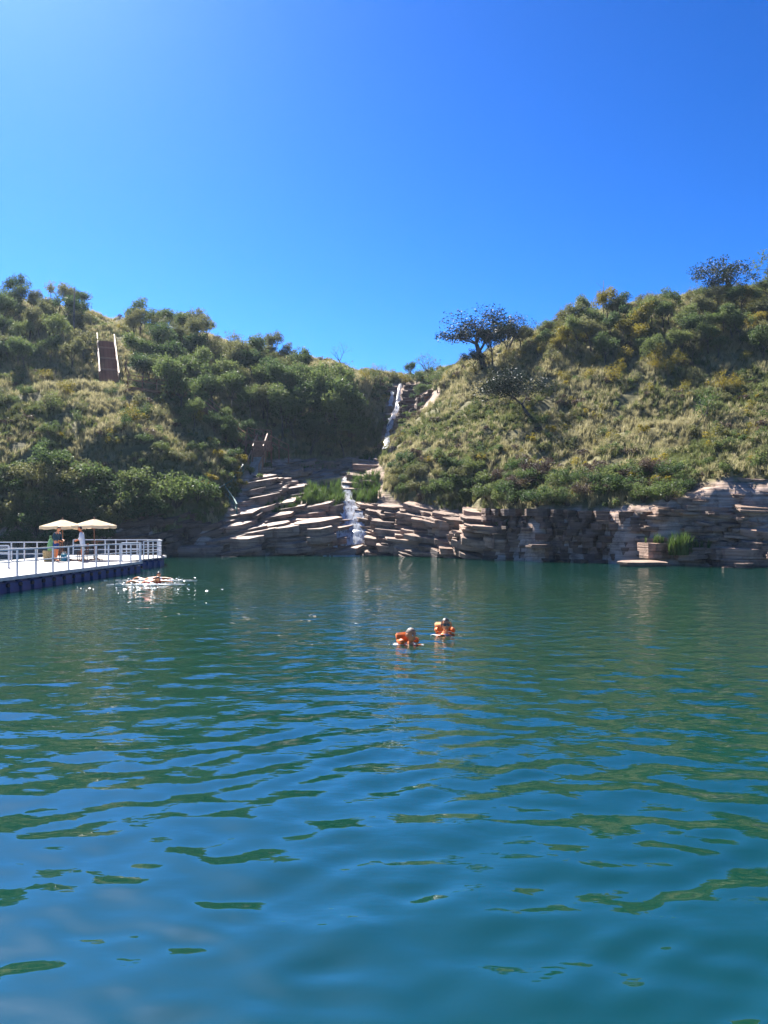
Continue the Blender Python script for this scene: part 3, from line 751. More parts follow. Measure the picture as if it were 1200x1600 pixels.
zone('shrub', SH_AIRY, [(480, 590), (560, 605), (575, 640), (520, 640), (470, 610)], 14, (.5, .8), ['leaf_olive', 'leaf_dark'], "on the spur brow above the hollow", 'shrub', 'bushes on the spur', 63, .8)
zone('shrub', SH_LOW, [(560, 595), (610, 598), (606, 690), (590, 640)], 12, (.6, 1.0), ['leaf_mid', 'leaf_dark'], "left of the upper waterfall", 'shrub', 'bushes left of the upper waterfall', 64, .6)
zone('shrub', SH_LOW, [(618, 640), (660, 600), (690, 600), (650, 660), (620, 690)], 12, (.6, 1.1), ['leaf_mid', 'leaf_dark'], "right of the upper waterfall", 'shrub', 'bushes right of the upper waterfall', 65, .6)
zone('shrub', SH_AIRY, [(560, 592), (690, 592), (690, 602), (560, 604)], 10, (.6, .95), ['leaf_olive', 'leaf_yellow', 'leaf_mid'], "on the skyline at the gully head", 'shrub', 'skyline bushes at the gully head', 66, .6)

# ------------------------------------------------------------------ right hill
zone('tree', TR_WOOD, [(850, 520), (960, 498), (1060, 488), (1230, 470), (1230, 505), (1000, 530), (850, 560)], 48, (.48, .78), ['leaf_dark', 'leaf_olive', 'leaf_mid', 'leaf_mid', 'leaf_yellow'], "in the right hilltop wood", 'tree', 'trees of the right hilltop wood', 71, .75)
zone('tree', TR_WOOD, [(900, 550), (1000, 530), (1230, 505), (1230, 570), (1060, 570), (920, 580)], 30, (.5, .75), ['leaf_mid', 'leaf_yellow', 'leaf_olive', 'leaf_mid'], "below the right hilltop wood", 'tree', 'trees below the hilltop wood', 72, .8)
zone('shrub', SH_AIRY, [(840, 530), (1000, 560), (1200, 570), (1200, 620), (900, 620), (820, 570)], 22, (.6, 1.0), ['leaf_yellow', 'leaf_yellow', 'leaf_olive'], "on the upper right slope", 'shrub', 'yellow bushes on the right slope', 73, .8)
zone('shrub', SH_LOW, [(700, 620), (900, 600), (1200, 600), (1200, 740), (760, 740), (640, 720)], 34, (.45, .9), ['leaf_olive', 'leaf_mid', 'leaf_yellow', 'leaf_rust', 'leaf_olive'], "low, in the right slope dry grass", 'shrub', 'low bushes on the right slope', 74, .8)
zone('shrub', SH_ROUND, [(608, 728), (680, 715), (760, 742), (780, 785), (700, 792), (640, 784), (606, 765)], 26, (.55, .95), ['leaf_dark', 'leaf_mid', 'leaf_olive'], "above the ledges right of the falls", 'shrub', 'shrubs above the right ledges', 75, .6)
zone('shrub', SH_ROUND, [(770, 750), (900, 748), (1050, 742), (1085, 740), (1080, 765), (1060, 785), (900, 792), (770, 795)], 44, (.55, 1.0), ['leaf_dark', 'leaf_mid', 'leaf_dark', 'leaf_rust'], "along the right cliff top", 'shrub', 'shrubs along the right cliff top', 76, .55)
zone('shrub', SH_AIRY, [(690, 580), (850, 525), (850, 570), (720, 620)], 16, (.5, .8), ['leaf_olive', 'leaf_yellow'], "on the right hill's left shoulder", 'shrub', 'bushes on the right hill shoulder', 77, .8)
zone('tree', TR_WOOD, [(300, 650), (340, 668), (385, 700), (372, 715), (330, 700), (295, 668)], 9, (.45, .7), ['leaf_mid', 'leaf_dark'], 'in front of the slanting stair flight', 'tree', 'trees in front of the slanting stair', 67, .7)
for k_, (x_, y_, s_) in enumerate([(650, 607, .55), (668, 606, .7), (684, 614, .65), (640, 600, .5), (662, 628, .5)]):
    plant('tree', (TR_OPEN + TR_WOOD)[k_], hit(x_, y_), s_, 'leaf_dark', ['small tree just right of the upper waterfall lip', 'dark tree on the gully rim below the big skyline tree', 'dark tree at the top left corner of the right slope', 'thin tree on the skyline right of the waterfall lip', 'small tree on the right gully side halfway down'][k_], 'tree')
plant('shrub', SH_ROUND[1], hit(808, 742), .8, 'leaf_lush', 'bright green bush standing out in the grass above the right cliff', 'shrub')
zone('shrub', SH_LOW, [(1085, 728), (1215, 715), (1215, 738), (1085, 750)], 12, (.5, .8), ['leaf_dark', 'leaf_mid', 'leaf_olive'], 'on the slope above the far right shelves', 'shrub', 'shrubs above the far right shelves', 78, .6)
plant('shrub', SH_AIRY[1], hit(1100, 662), 1.0, 'leaf_lush', 'slender green sapling alone on the right slope', 'shrub', sz=1.4)
plant('shrub', SH_ROUND[2], hit(842, 668), .75, 'leaf_dark', 'dark bush at the foot of the leaning round tree', 'shrub')

big1 = gen_tree(201, h=5.4, leaves=3800, clump=.55, ls=.2, spread=1.8, fork=.28, lean=(-.35, 0), upright=.65, trunk_r=.15, flat=.9, levels=3, nb=3)
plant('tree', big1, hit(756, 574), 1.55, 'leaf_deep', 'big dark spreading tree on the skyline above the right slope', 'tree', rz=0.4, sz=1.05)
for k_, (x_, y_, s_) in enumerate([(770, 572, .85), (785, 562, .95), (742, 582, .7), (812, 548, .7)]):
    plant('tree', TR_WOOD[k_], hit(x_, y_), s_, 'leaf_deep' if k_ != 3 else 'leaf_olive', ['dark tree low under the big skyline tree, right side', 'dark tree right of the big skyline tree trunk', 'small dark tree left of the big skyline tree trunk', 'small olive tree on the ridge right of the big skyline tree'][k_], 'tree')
big1b = gen_tree(202, h=3.6, leaves=900, clump=.36, ls=.2, spread=1.7, fork=.4)
plant('tree', big1b, hit(792, 555), 1.05, 'leaf_deep', 'smaller tree just right of the big skyline tree', 'tree', rz=1.0)
plant('tree', gen_tree(203, h=3.2, leaves=500, clump=.34, ls=.2, spread=2.0, bare=.35), hit(672, 600), 1.0, 'leaf_dark', 'sparse tangled tree left of the big skyline tree', 'tree', rz=2.0)
rt = gen_tree(204, h=4.6, leaves=4600, clump=.72, ls=.17, spread=2.0, fork=.38, lean=(-.55, 0), upright=.7, trunk_r=.12, flat=1.0)
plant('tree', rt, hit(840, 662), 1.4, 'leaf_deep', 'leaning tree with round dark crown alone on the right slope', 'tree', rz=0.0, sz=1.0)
plant('tree', gen_tree(205, h=4.0, leaves=90, clump=.3, ls=.16, spread=1.3, fork=.3, bare=.6, upright=.8), hit(536, 582), .85, 'leaf_olive', 'nearly bare tree on the skyline of the left spur', 'tree', rz=.3)
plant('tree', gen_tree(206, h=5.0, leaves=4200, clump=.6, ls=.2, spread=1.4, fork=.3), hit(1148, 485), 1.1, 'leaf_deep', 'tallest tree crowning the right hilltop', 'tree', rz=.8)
plant('tree', gen_tree(207, h=4.2, leaves=1500, clump=.45, ls=.22, spread=1.7, fork=.35), hit(1204, 478), 1.1, 'leaf_dark', 'hilltop tree cut by the right picture edge', 'tree', rz=2.8)
plant('tree', gen_tree(208, h=3.2, leaves=160, clump=.3, ls=.16, spread=1.6, bare=.5), hit(596, 604), .8, 'leaf_olive', 'thin sparse tree on the skyline just left of the gully head', 'tree', rz=1.1)

def dead_trunk(base, h, label, seed, branches=3, rad=.07):
    r = random.Random(seed); root = empty('dead_tree', base); tag(root, label, 'dead tree')
    m = MB().tube([(0, 0, -.2), (r.uniform(-.05, .05), 0, h * .5), (r.uniform(-.1, .1), 0, h)], [rad, rad * .75, rad * .4], 6)
    m.build('trunk', M['deadwood'], root, True)
    for k in range(branches):
        z = h * r.uniform(.4, .85); a = r.uniform(0, 2 * PI); l = h * r.uniform(.1, .22)
        MB().tube([(0, 0, z), (l * math.cos(a), l * math.sin(a) * .3, z + l * .8)], [rad * .4, rad * .15], 4).build('branch', M['deadwood'], root)
dead_trunk(hit(116, 540), 6.8, 'tall thin dead pole trunk above the left trees', 1, 0, .14)
dead_trunk(hit(78, 490), 3.2, 'short thin dead pole on the left skyline', 2, 0, .06)
dead_trunk(hit(943, 500), 4.4, 'bare dead snag with twigs on the right skyline', 3, 6, .06)
dead_trunk(hit(1020, 492), 2.6, 'short dead snag on the right skyline inside the wood', 4, 4, .05)

# ------------------------------------------------------------------ grass and brush as instanced stuff
PROTO = bpy.data.collections.new('grass_tufts')
def tuft(seed, n, h, spread, w, mat):
    r = random.Random(seed); v, f = [], []
    for k in range(n):
        a = r.uniform(0, 2 * PI); q = r.uniform(0, .14); x, y = q * math.cos(a), q * math.sin(a)
        b = r.uniform(0, 2 * PI); l = spread * r.uniform(.2, 1); hh = h * r.uniform(.55, 1.1)
        s = Vector((-math.sin(b), math.cos(b), 0)) * w * r.uniform(.6, 1.3)
        i = len(v); p1 = Vector((x + l * .35 * math.cos(b), y + l * .35 * math.sin(b), hh * .6)); p2 = Vector((x + l * math.cos(b), y + l * math.sin(b), hh))
        v += [Vector((x, y, -.05)) - s, Vector((x, y, -.05)) + s, p1 + s * .8, p1 - s * .8, p2]
        f += [(i, i + 1, i + 2, i + 3), (i + 3, i + 2, i + 4)]
    me = mesh_from('tuft', v, f); me.materials.append(mat)
    return me
def proto(name, me, col):
    o = bpy.data.objects.new(name, me); col.objects.link(o)
for i in range(4): proto('a_tuft_%d' % i, tuft(300 + i, 26, .58, .36, .015, M['grass_dry']), PROTO)
for i in range(4): proto('b_tuft_%d' % i, tuft(310 + i, 26, .5, .32, .017, M['grass_green']), PROTO)
PROTO2 = bpy.data.collections.new('brush_clumps')
for i, mt in enumerate(['leaf_olive', 'leaf_mid', 'leaf_rust', 'leaf_olive', 'leaf_yellow', 'leaf_mid']):
    me = gen_shrub(330 + i, h=.75, w=.9, leaves=170, ls=.13, lumps=5)[1]; me.materials.append(M[mt]); proto('c_clump_%d' % i, me, PROTO2)
PROTO3 = bpy.data.collections.new('reed_tufts')
for i in range(3): proto('d_reed_%d' % i, tuft(340 + i, 34, 1.15, .5, .02, M['leaf_lush']), PROTO3)

def instancer(name, pts, scl, idx, col, label, cat):
    me = bpy.data.meshes.new(name); me.vertices.add(len(pts)); me.vertices.foreach_set('co', np.asarray(pts, np.float32).ravel())
    n = len(pts); rot = np.zeros((n, 3), np.float32); rot[:, 2] = nrg.uniform(0, 2 * PI, n); rot[:, 0] = nrg.normal(0, .12, n); rot[:, 1] = nrg.normal(0, .12, n)
    a = me.attributes.new('rot', 'FLOAT_VECTOR', 'POINT'); a.data.foreach_set('vector', rot.ravel())
    a = me.attributes.new('scl', 'FLOAT', 'POINT'); a.data.foreach_set('value', np.asarray(scl, np.float32))
    a = me.attributes.new('idx', 'INT', 'POINT'); a.data.foreach_set('value', np.asarray(idx, np.int32))
    o = link(name, me); tag(o, label, cat, kind='stuff')
    g = bpy.data.node_groups.new(name, 'GeometryNodeTree')
    g.interface.new_socket('Geometry', in_out='INPUT', socket_type='NodeSocketGeometry')
    g.interface.new_socket('Geometry', in_out='OUTPUT', socket_type='NodeSocketGeometry')
    gi = g.nodes.new('NodeGroupInput'); go = g.nodes.new('NodeGroupOutput')
    ip = g.nodes.new('GeometryNodeInstanceOnPoints'); ci = g.nodes.new('GeometryNodeCollectionInfo')
    ci.inputs['Collection'].default_value = col; ci.inputs['Separate Children'].default_value = True; ci.inputs['Reset Children'].default_value = True
    def attr(nm, ty):
        x = g.nodes.new('GeometryNodeInputNamedAttribute'); x.data_type = ty; x.inputs['Name'].default_value = nm; return x.outputs[0]
    g.links.new(gi.outputs[0], ip.inputs['Points']); g.links.new(ci.outputs[0], ip.inputs['Instance'])
    ip.inputs['Pick Instance'].default_value = True
    g.links.new(attr('idx', 'INT'), ip.inputs['Instance Index'])
    er = g.nodes.new('FunctionNodeEulerToRotation'); g.links.new(attr('rot', 'FLOAT_VECTOR'), er.inputs[0])
    g.links.new(er.outputs[0], ip.inputs['Rotation'])
    g.links.new(attr('scl', 'FLOAT'), ip.inputs['Scale'])
    g.links.new(ip.outputs[0], go.inputs[0])
    md = o.modifiers.new('scatter', 'NODES'); md.node_group = g
    return o

def grass_points(n, x0, x1, y0, y1):
    x = nrg.uniform(x0, x1, n); y = nrg.uniform(y0, y1, n)
    z = height(x, y); zh = hill(x, y)
    rk = rockmask(x, y, z); s = y - shore(x)
    bare = np.sin(x * .8 + 2 * np.sin(y * .33)) + np.sin(y * 1.1 + 1.7 * np.sin(x * .41)) + .8 * np.sin(x * 2.3 - y * 1.9) + nrg.normal(0, .5, n)
    ok = (rk < .5) & (bare > -1.15) & (s > 1.2) & (z > 0.8) & (np.abs(x) < y * .62 + 4) & (z > zh - 1.6)
    return x[ok], y[ok], z[ok]
x, y, z = grass_points(120000, -62, 62, 42, 108)
cl = np.sin(x * .31 + 1.3 * np.sin(y * .17)) + np.sin(y * .43 + x * .11 + 2) + 0.8 * np.sin(x * .9 - y * .7)
green = (cl + nrg.normal(0, 1.1, len(x)) + np.where(x < -8, -.35, .05)) > .5
idx = np.where(green, 4 + nrg.integers(0, 4, len(x)), nrg.integers(0, 4, len(x)))
instancer('grass', np.c_[x, y, z], nrg.uniform(.55, 1.25, len(x)), idx, PROTO, 'pale dry and green grass covering both hillsides', 'grass')
x, y, z = grass_points(15000, -62, 62, 42, 108)
cl = np.sin(x * .5 + 1.1 * np.sin(y * .27)) + np.sin(y * .6 + x * .21 + 1) + .6 * np.sin(x * 1.3 + y)
k = cl + nrg.normal(0, .8, len(x)) > np.where(x < -8, .6, -.1)
x, y, z = x[k], y[k], z[k]
instancer('undergrowth', np.c_[x, y, z], nrg.uniform(.5, 1.4, len(x)), nrg.integers(0, 6, len(x)), PROTO2, 'mixed olive and brown undergrowth between the grass tufts', 'undergrowth')

def reed_bed(poly, n, label, s=(.7, 1.2)):
    pts, sc = [], []; xs = [p[0] for p in poly]; ys = [p[1] for p in poly]
    for _ in range(n * 6):
        if len(pts) >= n: break
        px, py = rng.uniform(min(xs), max(xs)), rng.uniform(min(ys), max(ys))
        if in_poly(np.array([px]), np.array([py]), poly)[0]:
            p = hit(px, py)
            if p: pts.append(tuple(p)); sc.append(rng.uniform(*s))
    instancer('reed_bed', pts, sc, [rng.randrange(3) for _ in pts], PROTO3, label, 'reeds')
reed_bed([(470, 795), (480, 772), (530, 762), (538, 790), (530, 802)], 110, 'bright green reeds left of the lower cascade')
reed_bed([(416, 796), (470, 780), (470, 800), (420, 806)], 60, 'short green plants along the ledge left of the reeds', (.4, .7))
reed_bed([(545, 752), (590, 752), (596, 785), (570, 800), (550, 790)], 80, 'bright green reeds right of the lower cascade')
reed_bed([(470, 728), (530, 728), (530, 736), (470, 736)], 50, 'pale green grass tufts on the rock plateau', (.3, .6))
reed_bed([(560, 716), (585, 712), (585, 722), (560, 724)], 26, 'green grass tuft near the foot of the upper waterfall', (.4, .7))
reed_bed([(795, 820), (765, 818), (745, 826), (770, 834)], 16, 'short grass on the end of the right ledge', (.25, .45))
def reed_clump(px, py, d, n, s, label):
    c = W(px, py, d); instancer('reed_bed', [(c.x + rng.gauss(0, .3), c.y + rng.uniform(0, .6), c.z) for _ in range(n)], [rng.uniform(*s) for _ in range(n)], [rng.randrange(3) for _ in range(n)], PROTO3, label, 'reeds')
reed_clump(1069, 866, 42.0, 26, (.75, 1.15), 'green grass clump growing between the far right blocks')
reed_clump(1099, 857, 42.3, 6, (.4, .6), 'small grass sprig on the far right block')
reed_clump(1030, 851, 43.0, 10, (.3, .6), 'yellowish grass on top of the far right block')

# ------------------------------------------------------------------ timber stairs on the left hill
def flight(name, A, B, width, label, n=None, rail_h=0.95, rise_board=True, post_step=5, treads=True):
    """straight stair from foot A to head B: treads and risers are single boards, two stringers, posts and handrails"""
    A = Vector(A); B = Vector(B); root = empty(name, A); tag(root, label, 'staircase')
    v = B - A; hv = Vector((v.x, v.y, 0)); run = hv.length; f = hv.normalized(); s = Vector((f.y, -f.x, 0))
    n = n or max(4, int(abs(v.z) / 0.2)); dr = run / n; dz = v.z / n
    ang = math.atan2(f.y, f.x) - PI / 2
    tme = MB().box(-width / 2, width / 2, 0.0, dr * 0.95, -0.05, 0).v
    tread = mesh_from('tread', tme, [(0,3,2,1),(4,5,6,7),(0,1,5,4),(1,2,6,5),(2,3,7,6),(3,0,4,7)]); tread.materials.append(M['wood'])
    rv = MB().box(-width / 2 + .03, width / 2 - .03, 0.0, 0.025, -abs(dz) * 0.97, -0.055).v
    riser = mesh_from('riser', rv, [(0,3,2,1),(4,5,6,7),(0,1,5,4),(1,2,6,5),(2,3,7,6),(3,0,4,7)]); riser.materials.append(M['wood'])
    for i in range(n):
        p = f * (i * dr) + Vector((0, 0, (i + 1) * dz))
        o = link('tread', tread, None, root); o.location = p; o.rotation_euler = (0, 0, ang)
        if i % 8 == 7 and n > 24:
            MB().box(-width / 2, width / 2, -.10, .02, -.16, .03).build('nosing', M['wood_light'], root).matrix_local = Matrix.Translation(p) @ Matrix.Rotation(ang, 4, 'Z')
        if rise_board:
            o = link('riser', riser, None, root); o.location = p; o.rotation_euler = (0, 0, ang)
    for sg in (-1, 1):
        q = s * (sg * (width / 2 + 0.05))
        MB().bar(q + Vector((0, 0, -.1)), q + v + Vector((0, 0, -.1)), .07, .32).build('stringer', M['wood'], root)
        rl = MB().bar(q + Vector((0, 0, rail_h)), q + v + Vector((0, 0, rail_h)), .09, .06).build('handrail', M['wood_light'], root)
        MB().bar(q + Vector((0, 0, rail_h * .5)), q + v + Vector((0, 0, rail_h * .5)), .05, .12).build('mid_rail', M['wood'], root)
        k = 0
        while k <= n:
            b = q + f * (k * dr) + Vector((0, 0, k * dz))
            MB().bar(b + Vector((0, 0, -1.2)), b + Vector((0, 0, rail_h - .03)), .11, .11, up=(1, 0, 0)).build('post', M['wood'], root)
            k += post_step
    return root

def guard(name, pts, label, rail_h=1.0, step=1.4, mat='wood', cat='fence', rails=(1.0, .55), deckw=0.0, toprail=None):
    """level or sloping guard rail along a line of points (at foot level)"""
    pts = [Vector(p) for p in pts]; root = empty(name, pts[0]); tag(root, label, cat)
    o0 = pts[0]
    for a, b in zip(pts[:-1], pts[1:]):
        L = (b - a).length; n = max(1, int(round(L / step)))
        for i in range(n + (1 if b is pts[-1] else 0)):
            q = a.lerp(b, i / n) - o0
            MB().bar(q + Vector((0, 0, -.5)), q + Vector((0, 0, rail_h)), .09, .09, up=(1, 0, 0)).build('post', M[mat], root)
        for k, rh in enumerate(rails):
            MB().bar(a - o0 + Vector((0, 0, rail_h * rh + .03)), b - o0 + Vector((0, 0, rail_h * rh + .03)), .11 if k == 0 else .05, .06 if k == 0 else .10).build('rail', M[toprail or mat] if k == 0 else M[mat], root)
    return root

up = Vector((0, 0, 1))
pa = hit(171, 604); pb = hit(165, 545)
pa = pa + up * 0.5; pb = pb + up * 0.8
flight('timber_staircase', pa, pb, 1.75, 'long red brown timber staircase climbing the left hill towards the skyline', n=int((pb.z - pa.z) / .22), post_step=10)
# timber landing running right from the stair foot
def planks(name, a, b, width, label, n=None):
    a = Vector(a); b = Vector(b); root = empty(name, a); tag(root, label, 'walkway')
    v = b - a; L = v.length; n = n or int(L / .2); f = v.normalized(); s = Vector((f.y, -f.x, 0)).normalized()
    for i in range(n):
        c = v * ((i + .5) / n)
        MB().bar(c - s * width / 2, c + s * width / 2, L / n * .93, .05).build('plank', M['wood'], root)
    for sg in (-1, 1):
        MB().bar(s * sg * width * .45 - up * .15, v + s * sg * width * .45 - up * .15, .08, .2).build('joist', M['wood'], root)
    for i in range(4):
        c = v * (i / 3)
        MB().bar(c - up * 1.6, c - up * .05, .12, .12, up=(1, 0, 0)).build('leg', M['wood'], root)
    return root
w1 = W(188, 604, 74.2); w2 = W(292, 618, 75.0)
planks('timber_walkway', w1, w2, 1.4, 'dark timber walkway landing right of the long staircase foot', 36)
guard('timber_fence', [w1 + Vector((1.0, -.75, 0)), w2 + Vector((0, -.75, 0))], 'timber guard rail along the walkway landing on the left hill', 1.0, 1.5)
l1 = MB(); 
lr = empty('broken_rail', hit(196, 590) + up * .6); tag(lr, 'two short pale slanting timber rails beside the long staircase', 'handrail')
MB().bar((0, 0, .9), (.45, .2, 1.7), .10).build('rail', M['wood_light'], lr); MB().bar((0, 0, .8), (.5, -.2, -.5), .08).build('rail', M['wood_light'], lr)
MB().bar((0.02, 0, -.9), (0.02, 0, .9), .1, .1, up=(1, 0, 0)).build('post', M['wood'], lr)
fa = W(392, 694, 71.0); fb = W(298, 622, 75.2)
flight('timber_staircase', fa, fb, 1.3, 'timber stair flight slanting down through the trees to the lower platform', post_step=7)
# lower platform, its short front flight and its guard rail towards the gully
pl = W(405, 700, 70.2)
planks('timber_walkway', W(394, 702, 70.6), W(424, 700, 71.2), 1.6, 'small timber platform at the foot of the slanting stair flight', 9)
flight('timber_staircase', W(403, 714, 69.0), W(410, 694, 71.4), .85, 'short red timber flight with sunlit handrails at the lower platform', n=6, post_step=3, rail_h=1.0)
guard('timber_fence', [W(423, 702, 71.2), W(436, 709, 71.6), W(451, 716, 71.8)], 'orange brown timber fence sloping right from the lower platform', 1.25, 1.05, toprail='wood_light')
bd = empty('board_screen', W(396, 704, 69.6)); tag(bd, 'dark red brown board screen under the lower timber platform', 'screen')
for i in range(8):
    MB().box(i * .2, i * .2 + .185, 0, .04, -.1, .85).build('board', M['wood'], bd)
MB().box(-.05, 1.65, -.04, -.003, .80, .92).build('top_board', M['wood_light'], bd)
guard('timber_fence', [W(386, 690, 71.4), W(398, 693, 71.6), W(424, 694, 72.0)], 'timber rail behind the lower platform against the dark trees', 1.3, .8, toprail='wood_light')
# concrete steps and thin metal rail below
cs = empty('concrete_steps', W(398, 742, 68.2)); tag(cs, 'narrow pale concrete steps below the lower timber flight', 'steps')
a0, b0 = W(394, 738, 68.2), W(404, 714, 69.4)
for i in range(7):
    c = a0.lerp(b0, i / 6) - Vector(cs.location)
    MB().box(c.x - .5, c.x + .5, c.y - .2, c.y + .35, c.z - .6, c.z).build('step', M['concrete'], cs)
for sg, nm in ((-.62, 'left'), (.62, 'right')):
    guard('timber_handrail', [a0 + Vector((sg, 0, 0)), b0 + Vector((sg, 0, 0))], 'short timber handrail on the %s side of the concrete steps' % nm, .6, 1.2, 'wood_light', 'handrail', (1.0,))
rs = guard('metal_handrail', [hit(370, 812) + up * .1, W(366, 800, 60.5), W(352, 780, 62.0)], 'green metal handrail zigzagging up the bank beside the left ledge', 1.0, .9, 'green_rail', 'handrail', (1.0, .5))
rs = guard('metal_handrail', [W(342, 780, 61.6), W(362, 768, 63.4), W(380, 742, 66.0)], 'green metal handrail on the upper bend of the bank path', .9, 1.2, 'green_rail', 'handrail', (1.0, .5))
st = empty('stone_steps', W(360, 818, 59.5)); tag(st, 'rough stone steps at the foot of the green handrail', 'steps')
for i in range(5):
    slab(st, (i * -.12, i * .35, i * .3), 1.3, .7, .34, (0, 0, rng.uniform(-.1, .1)), 'step')

# ------------------------------------------------------------------ floating dock
DZ = 0.50
dock = empty('floating_dock', (-13, 30, 0)); tag(dock, 'white decked floating dock on blue pontoons with white railings', 'dock')
DO = Vector(dock.location)
def edge_pt(y): return np.interp(y, [12, 24.7, 36.8], [-13.6, -12.6, -11.75])
# deck panels: rows of boards 0.6 m deep, from the right edge leftwards
def board(x0, x1, y0, y1, sk0, sk1, name='deck_board'):
    g = .012; v = [(x0 + sk0, y0 + g, DZ - .07), (x1 + sk0, y0 + g, DZ - .07), (x1 + sk1, y1 - g, DZ - .07), (x0 + sk1, y1 - g, DZ - .07)]
    v += [(a, b, DZ) for a, b, c in v]
    v = [Vector(p) - DO for p in v]
    MB().add(v, [(0,3,2,1),(4,5,6,7),(0,1,5,4),(1,2,6,5),(2,3,7,6),(3,0,4,7)]).build(name, M['deck'], dock)
y = 14.0
while y < 36.7:
    y1 = y + .757
    e0, e1 = edge_pt(y), edge_pt(y1)
    x0 = -20.5
    v = [(x0, y + .012, DZ - .07), (e0, y + .012, DZ - .07), (e1, y1 - .012, DZ - .07), (x0, y1 - .012, DZ - .07)]
    v += [(p[0], p[1], DZ) for p in v]
    MB().add([Vector(p) - DO for p in v], [(0,3,2,1),(4,5,6,7),(0,1,5,4),(1,2,6,5),(2,3,7,6),(3,0,4,7)]).build('deck_board', M['deck'], dock)
    y = y1
ys = 36.75
while ys < 45.3:
    rx = np.interp(ys, [36.7, 42, 45.4], [-12.8, -12.3, -13.3])
    board(-19.0, rx, ys, ys + .78, 0, 0); ys += .78
# pontoons: rounded blue plastic floats along the visible edges
def pontoon_mesh(l=.72, w=.9, h=.62):
    bm = bmesh.new(); bmesh.ops.create_cube(bm, size=1.0)
    for v in bm.verts: v.co = Vector((v.co.x * w, v.co.y * l, v.co.z * h))
    bmesh.ops.bevel(bm, geom=list(bm.edges), offset=.11, segments=2, affect='EDGES')
    me = bpy.data.meshes.new('pontoon'); bm.to_mesh(me); bm.free(); me.materials.append(M['pontoon'])
    return me
pm_ = pontoon_mesh()
lug = mesh_from('lug', MB().lathe([(0.0, -.04), (.07, -.04), (.07, .04), (0.0, .04)], 8).v, MB().lathe([(0, -.04), (.07, -.04), (.07, .04), (0, .04)], 8).f); lug.materials.append(M['rubber'])
y = 14.2
while y < 36.6:
    o = link('pontoon', pm_, None, dock); o.location = Vector((edge_pt(y) - .43, y, DZ - .38)) - DO; o.rotation_euler = (0, 0, -.075)
    q = link('lug', lug, None, o); q.location = (.46, .37, .12); q.rotation_euler = (0, R(90), 0)
    y += .76
for k in range(9):
    o = link('pontoon', pm_, None, dock); o.location = Vector((-12.3 - k * .95, 36.45, DZ - .38)) - DO
for k in range(11):
    yy = 37.2 + k * .76; o = link('pontoon', pm_, None, dock); o.location = Vector((np.interp(yy, [36.7, 42, 45.4], [-12.8, -12.3, -13.3]) - .45, yy, DZ - .38)) - DO
# edge trim and railings
def railing(pts, step, h=.92, rails=(1.0, .68, .36), closed_ends=True):
    pts = [Vector(p) for p in pts]
    m = MB()
    for a, b in zip(pts[:-1], pts[1:]):
        for rh in rails:
            m.bar(a - DO + up * (h * rh), b - DO + up * (h * rh), .055 if rh == 1.0 else .038)
    r_ = m.build('railing', M['white_paint'], dock)
    for a, b in zip(pts[:-1], pts[1:]):
        n = max(1, int(round((b - a).length / step)))
        for i in range(n + 1):
            q = a.lerp(b, i / n) - DO
            if i == n and b is not pts[-1]: continue
            MB().bar(q, q + up * (h - .02), .055, .055, up=(1, 0, 0)).build('post', M['white_paint'], r_)
    return r_
railing([(edge_pt(14.2) - .06, 14.2, DZ), (edge_pt(24.7) - .06, 24.7, DZ), (edge_pt(36.7) - .06, 36.7, DZ)], 1.25, rails=(1.0, .55))
railing([(edge_pt(36.7) - .12, 36.68, DZ), (-12.75, 36.72, DZ)], .6)
railing([(-20.5, 37.6, DZ), (-16.9, 38.2, DZ)], .62)
railing([(-18.6, 45.2, DZ), (-13.5, 45.2, DZ), (-12.35, 42.0, DZ)], .62)
railing([(-12.35, 42.0, DZ), (-12.6, 39.6, DZ)], .62)
railing([(-20.4, 30.2, DZ), (-15.4, 31.0, DZ)], .9)
MB().bar(Vector((edge_pt(14), 14, DZ - .035)) - DO, Vector((edge_pt(24.7), 24.7, DZ - .035)) - DO, .05, .12).bar(Vector((edge_pt(24.7), 24.7, DZ - .035)) - DO, Vector((edge_pt(36.7), 36.7, DZ - .035)) - DO, .05, .12).build('edge_trim', M['grey_metal'], dock)

